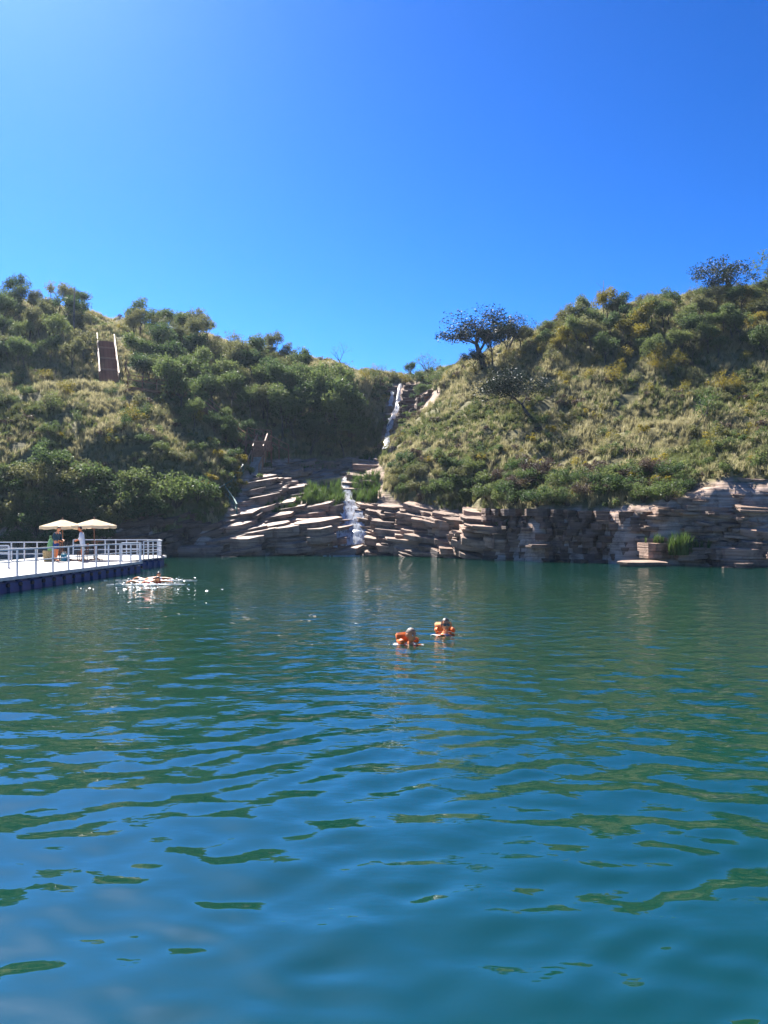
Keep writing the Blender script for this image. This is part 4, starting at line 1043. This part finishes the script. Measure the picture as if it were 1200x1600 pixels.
# ------------------------------------------------------------------ parasols, tables, chairs on the dock
def parasol(x, y, rad, h, label, rz):
    root = empty('parasol', (x, y, DZ), rz); tag(root, label, 'parasol', 'cream parasols on the dock')
    MB().lathe([(0.0, 0), (.24, 0), (.24, .06), (.05, .10), (.05, .3), (0.0, .3)], 14).build('base', M['concrete'], root)
    MB().tube([(0, 0, .05), (0, 0, h + .05)], .022, 8).build('pole', M['wood'], root)
    n = 8; v = [(0, 0, h)]; f = []
    for j, (q, dz) in enumerate([(.35, -.10), (.7, -.21), (1.0, -.30)]):
        for k in range(n * 2):
            a = PI * k / n; rr_ = rad * q * (1.0 if k % 2 == 0 else .945); sag = 0 if k % 2 == 0 else -.02 * q
            v.append((rr_ * math.cos(a), rr_ * math.sin(a), h + dz * rad + sag))
    m = n * 2
    for k in range(m): f.append((0, 1 + k, 1 + (k + 1) % m))
    for j in range(2):
        for k in range(m):
            a, b = 1 + j * m + k, 1 + j * m + (k + 1) % m; f.append((a, a + m, b + m, b))
    can = link('canopy', mesh_from('canopy', v, f), M['canvas_top'], root)
    vv, ff = [], []
    for k in range(m):
        a = PI * k / n; rr_ = rad * (1.0 if k % 2 == 0 else .945)
        z0 = h - .30 * rad - (.02 if k % 2 else 0)
        vv += [(rr_ * math.cos(a), rr_ * math.sin(a), z0), (rr_ * 1.005 * math.cos(a), rr_ * 1.005 * math.sin(a), z0 - (.13 if k % 2 == 0 else .16))]
    for k in range(m):
        a, b = 2 * k, 2 * ((k + 1) % m); ff.append((a, a + 1, b + 1, b))
    link('valance', mesh_from('valance', vv, ff), M['canvas_top'], can)
    for k in range(n):
        a = 2 * PI * k / n
        MB().tube([(0, 0, h - .05), (rad * .98 * math.cos(a), rad * .98 * math.sin(a), h - .30 * rad - .015)], .009, 4).build('rib', M['wood'], root)
        MB().tube([(0, 0, h - .55), (rad * .5 * math.cos(a), rad * .5 * math.sin(a), h - .155 * rad - .02)], .007, 4).build('strut', M['wood'], root)
    MB().lathe([(0.0, .10), (.03, .08), (.045, .03), (.02, -.02)], 8, (0, 0, h)).build('finial', M['wood'], root)
def mat_canvas():
    m, t, out = new_mat('translucent_cream_canvas')
    p = N(t, 'ShaderNodeBsdfDiffuse'); p.inputs['Color'].default_value = (.72, .62, .44, 1)
    tr = N(t, 'ShaderNodeBsdfTranslucent'); tr.inputs['Color'].default_value = (.70, .55, .34, 1)
    tc = N(t, 'ShaderNodeTexCoord'); nz = N(t, 'ShaderNodeTexNoise'); nz.inputs['Scale'].default_value = 4
    t.links.new(tc.outputs['Object'], nz.inputs['Vector'])
    r = ramp(t, [(.3, (.66, .56, .40)), (.7, (.78, .68, .50))], nz.outputs['Fac']); t.links.new(r.outputs[0], p.inputs['Color'])
    ms = N(t, 'ShaderNodeMixShader'); ms.inputs[0].default_value = .35
    t.links.new(p.outputs[0], ms.inputs[1]); t.links.new(tr.outputs[0], ms.inputs[2]); t.links.new(ms.outputs[0], out.inputs['Surface'])
    return m
M['canvas_top'] = mat_canvas()
parasol(-16.85, 39.6, 1.18, 2.08, 'left cream parasol on the dock, partly behind the right one', .1)
parasol(-14.85, 38.7, 1.10, 2.10, 'right cream parasol on the dock above the person in white', .25)

def round_table(x, y, label, r=.38, h=.72):
    root = empty('table', (x, y, DZ)); tag(root, label, 'table')
    MB().lathe([(0, h), (r, h), (r, h - .03), (0, h - .03)], 20).build('table_top', M['wood'], root)
    MB().tube([(0, 0, .03), (0, 0, h - .03)], .03, 8).build('pedestal', M['wood'], root)
    for k in range(4):
        a = PI / 4 + PI / 2 * k; MB().bar((0, 0, .1), (.3 * math.cos(a), .3 * math.sin(a), .02), .04).build('foot', M['wood'], root)
round_table(-15.85, 37.9, 'small brown wooden table between the two standing people')
round_table(-14.55, 38.3, 'tall narrow brown bistro table under the right parasol', .28, .95)
def chair(x, y, rz, label):
    root = empty('chair', (x, y, DZ), rz); tag(root, label, 'chair')
    for k in range(4): MB().box(-.21, .21, -.2 + k * .105, -.11 + k * .105, .43, .455).build('seat_slat', M['wood'], root)
    for sx in (-.2, .2):
        MB().bar((sx, -.2, 0), (sx, -.2, .44), .035, up=(1, 0, 0)).build('leg', M['wood'], root)
        MB().bar((sx, .2, 0), (sx, .26, .86), .035, up=(1, 0, 0)).build('leg', M['wood'], root)
    for k in range(3): MB().box(-.2, .2, .225 + k * .012, .245 + k * .012, .56 + k * .11, .64 + k * .11).build('back_slat', M['wood'], root)
chair(-15.25, 38.2, R(-80), 'brown slatted chair beside the small table, next to the person in white')
chair(-16.5, 38.5, R(60), 'brown slatted chair behind the person in dark teal')
# things standing by the teal person
bk = empty('basket', (-16.42, 36.95, DZ)); tag(bk, 'tall yellow straw basket standing on the dock left of the teal shirt person', 'basket')
MB().lathe([(0.0, 0), (.2, 0), (.24, .25), (.25, .52), (.23, .52), (.21, .1), (0.0, .08)], 16).build('body', M['wicker'], bk)
for k in range(4): MB().lathe([(.232 + .004 * k, .1 + .11 * k), (.255 + .003 * k, .13 + .11 * k), (.236 + .004 * k, .16 + .11 * k)], 16).build('band', M['wicker'], bk)
tb = empty('towel_bag', (-16.33, 37.0, DZ + .50)); tag(tb, 'light green bag hanging behind the teal shirt person above the basket', 'bag')
MB().lathe([(0.0, 0), (.13, .02), (.17, .2), (.12, .45), (.05, .62), (0.0, .64)], 12).build('body', M['green_cloth'], tb, True)
MB().tube([(-.04, 0, .6), (-.03, -.03, .75), (.03, -.03, .75), (.04, 0, .6)], .015, 5).build('handle', M['green_cloth'], tb)
ck = empty('cooler_jug', (-15.72, 37.1, DZ)); tag(ck, 'small teal cooler jug on the dock between the two people', 'cooler')
MB().lathe([(0.0, 0), (.13, 0), (.14, .05), (.14, .32), (.12, .36), (0.0, .37)], 14).build('body', M['teal_plastic'], ck, True)
MB().tube([(-.12, 0, .33), (-.08, 0, .45), (.08, 0, .45), (.12, 0, .33)], .012, 6).build('handle', M['white_paint'], ck)

# ------------------------------------------------------------------ people
def skin_mesh(name, verts, edges, radii, root=0, sub=1, extra=None, voxel=None):
    me = bpy.data.meshes.new(name); me.from_pydata([tuple(v) for v in verts], edges, [])
    o = bpy.data.objects.new(name, me); COL.objects.link(o)
    o.modifiers.new('skin', 'SKIN')
    sv = me.skin_vertices[0].data
    for i, r in enumerate(radii):
        sv[i].radius = (r, r) if not hasattr(r, '__len__') else r
        sv[i].use_root = (i == root)
    o.modifiers[0].use_smooth_shade = True; o.modifiers[0].branch_smoothing = 0.5
    m = o.modifiers.new('sub', 'SUBSURF'); m.levels = sub; m.render_levels = sub
    dg = bpy.context.evaluated_depsgraph_get(); ev = o.evaluated_get(dg)
    out = bpy.data.meshes.new_from_object(ev)
    bpy.data.objects.remove(o); bpy.data.meshes.remove(me)
    if extra:
        bm = bmesh.new(); bm.from_mesh(out)
        for e in extra: bm.from_mesh(e)
        bm.to_mesh(out); bm.free()
    if voxel:
        o = bpy.data.objects.new(name, out); COL.objects.link(o)
        m = o.modifiers.new('re', 'REMESH'); m.mode = 'VOXEL'; m.voxel_size = voxel; m.use_smooth_shade = True
        m = o.modifiers.new('sm', 'SMOOTH'); m.iterations = 3; m.factor = .5
        dg = bpy.context.evaluated_depsgraph_get(); o2 = bpy.data.meshes.new_from_object(o.evaluated_get(dg))
        bpy.data.objects.remove(o); out = o2
    out.name = name
    out.polygons.foreach_set('use_smooth', [True] * len(out.polygons))
    out.materials.clear()
    return out

def head_shape(scale=1.0, grow=0.0, cut=None):
    """head facing -Y, centre at the origin, about 0.235 m tall: brow, nose, chin, jaw, ears"""
    nu, nvv = 28, 22; v, f = [], []
    for j in range(nvv + 1):
        ph = PI * j / nvv
        for i in range(nu):
            th = 2 * PI * i / nu
            x, y, z = math.sin(ph) * math.sin(th), -math.sin(ph) * math.cos(th), math.cos(ph)
            fr = max(0, -y)
            X = x * .076; Y = y * .096; Z = z * .118
            if z < 0:                                   # jaw narrows, chin forward
                X *= 1 - .32 * (-z) ** 1.4; Y *= 1 - (.10 if y < 0 else .30) * (-z) ** 1.2
                Y -= .012 * (-z) * fr
            if y > 0 and z > -.2: Y *= 1.06
            Y -= .022 * math.exp(-(x / .17) ** 2 - ((z + .12) / .17) ** 2) * (fr > .3)      # nose
            Y += .012 * (math.exp(-((x - .38) / .2) ** 2 - ((z - .06) / .14) ** 2) + math.exp(-((x + .38) / .2) ** 2 - ((z - .06) / .14) ** 2)) * (fr > .2)
            Y -= .006 * math.exp(-(x / .5) ** 2 - ((z - .22) / .1) ** 2) * (fr > .3)       # brow
            Y -= .006 * math.exp(-(x / .28) ** 2 - ((z + .48) / .10) ** 2) * (fr > .3)     # lips
            k = scale * (1 + grow); v.append((X * k, Y * k, Z * k))
    for j in range(nvv):
        for i in range(nu):
            a, b = j * nu + i, j * nu + (i + 1) % nu; f.append((a, b, b + nu, a + nu))
    if cut:
        keep = [cut(*(Vector(p) / scale)) for p in v]
        f = [q for q in f if all(keep[i] for i in q)]
    else:
        for sg in (-1, 1):                              # ears
            n0 = len(v)
            for (dy, dz) in [(-.012, .03), (.012, .034), (.02, .01), (.01, -.03), (-.008, -.03)]:
                v.append((sg * .070 * scale, dy * scale, dz * scale)); v.append((sg * .088 * scale, (dy + .012) * scale, dz * scale))
            for k in range(5):
                a, b = n0 + 2 * k, n0 + 2 * ((k + 1) % 5); f.append((a, a + 1, b + 1, b))
            f.append(tuple(n0 + 2 * k + 1 for k in range(5)))
            f.append(tuple(n0 + 2 * k for k in range(5))[::-1])
    return v, f

def face_bits(head, lens=False):
    """eyes, brows and mouth, or sunglasses, as children of the body"""
    for sg in (-1, 1):
        MB().lathe([(0, .012), (.009, .008), (.012, 0), (.009, -.008), (0, -.012)], 10, (sg * .030, -.080, .006)).build('eye', M['eye_white'], head, True)
        MB().box(sg * .030 - .005, sg * .030 + .005, -.0945, -.089, .001, .011).build('iris', M['dark'], head)
        MB().bar((sg * .013, -.097, .030), (sg * .046, -.086, .030), .006, .008).build('eyebrow', M['hair'], head)
    MB().box(-.024, .024, -.1045, -.092, -.062, -.052).build('mouth', M['lip'], head)
    if lens:
        m = MB()
        for sg in (-1, 1):
            m.box(min(sg * .008, sg * .058), max(sg * .008, sg * .058), -.112, -.103, -.016, .022)
            m.bar((sg * .056, -.108, .012), (sg * .082, -.01, .012), .005, .008)
        m.box(-.01, .01, -.112, -.104, .008, .016)
        m.build('sunglasses', M['dark'], head)

def fingers(vs, es, rs, w, palm, d, side, curl):
    """palm plus four fingers and a thumb grown from wrist index w"""
    d = Vector(d).normalized(); side = Vector(side).normalized(); cu = Vector(curl).normalized()
    wp = Vector(vs[w]); pc = wp + d * .055
    vs.append(pc); rs.append((.035, .018)); es.append((w, len(vs) - 1)); pi = len(vs) - 1
    for k, L in enumerate((.070, .080, .075, .060)):
        b = pc + d * .035 + side * (.027 - .018 * k); m1 = b + d * L * .5 + cu * L * .12; m2 = m1 + d * L * .35 + cu * L * .35
        for j, q in enumerate((b, m1, m2)):
            vs.append(q); rs.append((.0095, .0095) if j < 2 else (.008, .008)); es.append((pi if j == 0 else len(vs) - 2, len(vs) - 1))
    b = wp + d * .03 + side * .03; m1 = b + d * .03 + side * .028 + cu * .01; m2 = m1 + d * .03 + cu * .012
    for j, q in enumerate((b, m1, m2)):
        vs.append(q); rs.append((.011, .011)); es.append((pi if j == 0 else len(vs) - 2, len(vs) - 1))

def build_person(loc, rz, label, J, head_c, head_yaw, head_pitch, skin, hair, hair_cut, clothes, lens=False, voxel=.011, hs_=1.0):
    """J: joints in metres, facing -Y. clothes: list of (name, chain names, extra radius, material)"""
    root = empty('person', loc, rz); tag(root, label, 'person')
    names = ['pelvis', 'waist', 'chest', 'neck0', 'neck1'] + [a + s for s in 'LR' for a in ('shoulder', 'elbow', 'wrist')] + [a + s for s in 'LR' for a in ('hip', 'knee', 'calf', 'ankle', 'heel', 'toe')]
    rad = dict(pelvis=(.155, .115), waist=(.14, .10), chest=(.165, .115), neck0=(.07, .07), neck1=(.055, .058), shoulder=.062, elbow=.042, wrist=.029, hip=.088, knee=.056, calf=.056, ankle=.038, heel=.04, toe=.03)
    vs = [Vector(J[n]) for n in names]; ix = {n: i for i, n in enumerate(names)}
    rs = [rad[n.rstrip('LR')] if n.rstrip('LR') in rad else rad[n] for n in names]
    es = [(0, 1), (1, 2), (2, 3), (3, 4)]
    for s in 'LR':
        es += [(ix['chest'], ix['shoulder' + s]), (ix['shoulder' + s], ix['elbow' + s]), (ix['elbow' + s], ix['wrist' + s]),
               (0, ix['hip' + s]), (ix['hip' + s], ix['knee' + s]), (ix['knee' + s], ix['calf' + s]), (ix['calf' + s], ix['ankle' + s]), (ix['ankle' + s], ix['heel' + s]), (ix['ankle' + s], ix['toe' + s])]
    nb = len(vs)
    for s in 'LR':
        d = Vector(J['wrist' + s]) - Vector(J['elbow' + s]); d.normalize()
        inward = Vector((-1 if s == 'L' else 1, 0, 0)); side = Vector((0, -1, 0)); side = (side - d * side.dot(d)).normalized() if abs(d.y) < .9 else Vector((0, 0, 1))
        fingers(vs, es, rs, ix['wrist' + s], None, d, side, inward)
    hv, hf = head_shape(hs_)
    Rm = Euler((head_pitch, 0, head_yaw)).to_matrix()
    hm = mesh_from('h', [Rm @ Vector(p) + Vector(head_c) for p in hv], hf)
    body = skin_mesh('body', vs, es, rs, 0, 2, [hm], voxel); body.materials.append(skin)
    link('body', body, None, root)
    hd = empty('face', head_c, 0, root); hd.rotation_euler = (head_pitch, 0, head_yaw); hd.scale = (hs_,) * 3
    face_bits(hd, lens)
    if hair is not None:
        gv, gf = head_shape(1.0, .07, hair_cut); link('hair', mesh_from('hair', gv, gf, True), hair, hd)
    for (nm, chain, grow, mat) in clothes:
        cv, ci, ce, cr = [], {}, [], []
        for a, b, k0, k1 in chain:
            for n, k in ((a, k0), (b, k1)):
                if (n, k) not in ci:
                    ci[(n, k)] = len(cv)
                    p = Vector(J[n]) if k is None else Vector(J[a]).lerp(Vector(J[b]), k)
                    cv.append(p); r0 = rad[n.rstrip('LR')] if n.rstrip('LR') in rad else rad[n]
                    if k is not None:
                        ra = rad[a.rstrip('LR')] if a.rstrip('LR') in rad else rad[a]; ra = ra if hasattr(ra, '__len__') else (ra, ra)
                        rb = rad[b.rstrip('LR')] if b.rstrip('LR') in rad else rad[b]; rb = rb if hasattr(rb, '__len__') else (rb, rb)
                        r0 = (ra[0] * (1 - k) + rb[0] * k, ra[1] * (1 - k) + rb[1] * k)
                    r0 = r0 if hasattr(r0, '__len__') else (r0, r0)
                    g = grow; cr.append((r0[0] + g, r0[1] + g))
            ce.append((ci[(a, k0)], ci[(b, k1)]))
        cm = skin_mesh(nm, cv, ce, cr, 0, 2, None, None); cm.materials.append(mat)
        link(nm, cm, None, root)
    return root, hd

def stand_joints(lean=0.0, armL=((.22, -.05, 1.12), (.20, -.22, .98)), armR=((-.22, -.05, 1.12), (-.20, -.22, .98)), step=.08, h=1.0):
    J = dict(pelvis=(0, 0, .94), waist=(0, -.01 - lean * .2, 1.08), chest=(0, -lean * .45, 1.28), neck0=(0, -lean * .65, 1.44), neck1=(0, -lean * .8 - .01, 1.52))
    for s, sg, arm in (('L', 1, armL), ('R', -1, armR)):
        J['shoulder' + s] = (sg * .175, -lean * .6, 1.385); J['elbow' + s] = arm[0]; J['wrist' + s] = arm[1]
        st_ = sg * step
        J['hip' + s] = (sg * .09, 0, .86); J['knee' + s] = (sg * .10, -.03 + st_ * .6, .48); J['calf' + s] = (sg * .10, .0 + st_ * .8, .36); J['ankle' + s] = (sg * .10, .02 + st_, .085); J['heel' + s] = (sg * .10, .06 + st_, .045); J['toe' + s] = (sg * .115, -.14 + st_, .03)
    return J
short_hair = lambda x, y, z: z > .03 + max(0, -y) * .45 or (y > .02 and z > -.05)
# white tunic, facing left
J = stand_joints(.10, ((.25, -.02, 1.14), (.19, -.24, 1.06)), ((-.25, -.02, 1.14), (-.16, -.25, 1.04)), .06)
tunic = [('chest', 'waist', None, None), ('waist', 'pelvis', None, None)] + [('chest', 'shoulder' + s, None, None) for s in 'LR'] + [('shoulder' + s, 'elbow' + s, None, None) for s in 'LR'] + [('elbow' + s, 'wrist' + s, None, .7) for s in 'LR'] + [('pelvis', 'hip' + s, None, None) for s in 'LR'] + [('hip' + s, 'knee' + s, None, .35) for s in 'LR']
shorts = [('waist', 'pelvis', .4, None), ('pelvis', 'hipL', None, None), ('pelvis', 'hipR', None, None), ('hipL', 'kneeL', None, .75), ('hipR', 'kneeR', None, .75)]
build_person((-14.72, 36.9, DZ), R(-78), 'person in long loose white shirt facing left beside the right parasol', J, (0, -.13, 1.61), 0, .15, M['skin_dark'], M['hair'], short_hair,
             [('shorts', shorts, .016, M['beige_cloth']), ('shirt', tunic, .035, M['white_cloth'])])
# teal shirt, facing right, slightly bowed
J = stand_joints(.16, ((.24, -.08, 1.14), (.14, -.30, 1.05)), ((-.24, -.08, 1.14), (-.12, -.31, 1.02)), .05)
tee = [('chest', 'waist', None, None), ('waist', 'pelvis', None, None)] + [('chest', 'shoulder' + s, None, None) for s in 'LR'] + [('shoulder' + s, 'elbow' + s, None, None) for s in 'LR'] + [('elbow' + s, 'wrist' + s, None, .85) for s in 'LR']
build_person((-16.05, 36.95, DZ), R(70), 'person in dark teal long sleeved shirt and blue shorts facing right', J, (0, -.19, 1.59), 0, .25, M['skin'], M['hair'], short_hair,
             [('shorts', shorts, .022, M['blue_cloth']), ('shirt', tee, .02, M['teal_cloth'])])

def swim_joints():
    J = stand_joints(.05, ((.36, -.10, 1.20), (.46, -.28, 1.26)), ((-.36, -.10, 1.20), (-.46, -.28, 1.26)), .15)
    return J
def life_jacket(root, hc, col2):
    """puffed orange vest: two chest panels, back panel and a tall head-support collar"""
    v = empty('life_jacket', (0, 0, 0), 0, root)
    def pad(name, c, s, rot=(0, 0, 0), mat='orange'):
        bm = bmesh.new(); bmesh.ops.create_cube(bm, size=1.0)
        for q in bm.verts: q.co = Vector((q.co.x * s[0], q.co.y * s[1], q.co.z * s[2]))
        bmesh.ops.bevel(bm, geom=list(bm.edges), offset=min(s) * .32, segments=3, affect='EDGES')
        me = bpy.data.meshes.new(name); bm.to_mesh(me); bm.free(); me.polygons.foreach_set('use_smooth', [True] * len(me.polygons))
        o = link(name, me, M[mat], v); o.location = c; o.rotation_euler = rot; return o
    z = hc[2]
    pad('chest_panel', (.105, -.15, z - .34), (.19, .10, .34), (.15, 0, 0)); pad('chest_panel', (-.105, -.15, z - .34), (.19, .10, .34), (.15, 0, 0))
    pad('back_panel', (0, .13, z - .34), (.38, .09, .34))
    pad('collar', (0, .15, z - .06), (.36, .07, .19), (-.25, 0, 0), col2)
    pad('collar_side', (.165, .04, z - .11), (.07, .22, .10), (0, -.25, .1)); pad('collar_side', (-.165, .04, z - .11), (.07, .22, .10), (0, .25, -.1))
    MB().bar((-.2, -.21, z - .38), (.2, -.21, z - .38), .02, .03).build('strap', M['rubber'], v)
# the two bathers in the middle: water reaches the chin, so feet are far below the surface
J = swim_joints()
HC = (0, -.06, 1.61)
bald = lambda x, y, z: z > .045 + max(0, -y) * .35 or (y > .03 and z > 0)
ra_, hd_ = build_person((0.47, 14.2, -1.445), R(38), 'bather with short grey hair in orange life jacket looking right, nearer of the pair', J, HC, 0, -.05, M['skin_dark'], M['hair_grey'], bald, [('shorts', shorts, .016, M['blue_cloth'])], voxel=.009, hs_=1.14)
life_jacket(ra_, HC, 'orange')
long_hair = lambda x, y, z: z > .055 + max(0, -y) * .25 or y > .0 or (abs(x) > .066 and z > -.07)
rb_, hd2 = build_person((1.25, 15.5, -1.42), R(6), 'bather with dark hair and sunglasses in orange life jacket facing the camera', swim_joints(), HC, 0, -.1, M['skin'], M['hair'], long_hair, [('shorts', shorts, .016, M['blue_cloth'])], lens=True, voxel=.009, hs_=1.14)
life_jacket(rb_, HC, 'orange_pale')
# white cap band: pale headscarf on the bather with sunglasses
# two swimmers splashing near the dock
def lying_joints():
    J = dict(pelvis=(0, .75, .02), waist=(0, .58, .06), chest=(0, .36, .09), neck0=(0, .20, .13), neck1=(0, .13, .17))
    for s, sg in (('L', 1), ('R', -1)):
        J['shoulder' + s] = (sg * .18, .27, .08)
        J['elbow' + s] = (sg * .34, .02 if s == 'L' else .35, .12 if s == 'L' else -.05); J['wrist' + s] = (sg * .38, -.24 if s == 'L' else .55, .10 if s == 'L' else -.12)
        J['hip' + s] = (sg * .09, .83, 0); J['knee' + s] = (sg * .13, 1.2, -.1 * sg); J['calf' + s] = (sg * .13, 1.33, -.08 * sg); J['ankle' + s] = (sg * .13, 1.6, -.03 * sg); J['heel' + s] = (sg * .13, 1.64, .01); J['toe' + s] = (sg * .14, 1.75, -.06)
    return J
tee2 = [('chest', 'waist', None, None), ('waist', 'pelvis', None, None)] + [('chest', 'shoulder' + s, None, None) for s in 'LR'] + [('shoulder' + s, 'elbow' + s, None, .6) for s in 'LR']
build_person((-9.35, 31.4, -.07), R(55), 'swimmer with head up splashing in front of the dock, farther of the two', lying_joints(), (0, .02, .27), 0, -.2, M['skin'], M['hair'], short_hair, [('shirt', tee2, .016, M['white_cloth'])], voxel=.012)
build_person((-8.75, 29.3, -.05), R(62), 'swimmer in red top stretched in the splashing water, nearer of the two', lying_joints(), (0, .03, .20), 0, .1, M['skin'], M['hair'], short_hair, [('shirt', tee2, .03, M['red'])], voxel=.012)
# splashes: thrown drops and ragged foam on the surface
def splash(cx, cy, w, d, n, label, seed):
    r = random.Random(seed); m = MB()
    for _ in range(n):
        u = r.gauss(0, .42); v_ = r.gauss(0, .4); x, y_ = cx + u * w, cy + v_ * d
        k = r.random(); s = r.uniform(.010, .040) * (1 - .4 * min(1, abs(u))); hgt = max(0, r.gauss(.01, .05)) * (1 if k > .6 else .1)
        sx, sy, sz = s * r.uniform(.8, 2.6), s * r.uniform(.6, 1.4), s * r.uniform(.15, .5)
        if n >= 100 and k < .7: sx *= 3.2; sy *= .9; sz *= .25; hgt = .004 + .01 * r.random()
        pts = [(x + sx, y_, hgt), (x, y_ + sy, hgt), (x - sx, y_, hgt), (x, y_ - sy, hgt), (x + r.uniform(-.3, .3) * sx, y_, hgt + sz), (x, y_, hgt - .03)]
        m.add(pts, [(0, 1, 4), (1, 2, 4), (2, 3, 4), (3, 0, 4), (1, 0, 5), (2, 1, 5), (3, 2, 5), (0, 3, 5)])
    if n < 40: m.v = [(cx + (a - cx), b, c * .35) for a, b, c in m.v]
    o = m.build('water_splash', M['foam'], None); tag(o, label, 'splash', kind='stuff')
splash(-9.3, 31.0, 1.9, .12, 150, 'white splash around the farther swimmer near the dock', 1)
splash(-8.9, 28.8, 1.5, .25, 150, 'white splash around the nearer swimmer in red', 2)
splash(-8.6, 26.9, 3.0, 1.2, 40, 'scattered white drops in front of the swimmers', 3)
splash(1.2, 15.35, .3, .1, 30, 'small white ripples at the shoulders of the bather with sunglasses', 4)
splash(.42, 14.1, .34, .1, 22, 'small white ripples at the shoulders of the bather with grey hair', 5)

splash(-2.75, 56.9, 1.5, .25, 170, 'white foam where the lower cascade meets the lake', 6)

# ------------------------------------------------------------------ very thin haze over the cove
hm_ = MB().box(-620, 620, -620, 720, -6, 60)
haze = link('haze', mesh_from('haze', hm_.v, hm_.f), None); tag(haze, 'thin bluish haze over the cove', 'haze', kind='stuff')
m, t, out = new_mat('haze')
pv = N(t, 'ShaderNodeVolumePrincipled'); pv.inputs['Color'].default_value = (0.62, 0.80, 1.0, 1); pv.inputs['Density'].default_value = 0.0002; pv.inputs['Anisotropy'].default_value = 0.35
t.links.new(pv.outputs[0], out.inputs['Volume']); haze.data.materials.append(m)
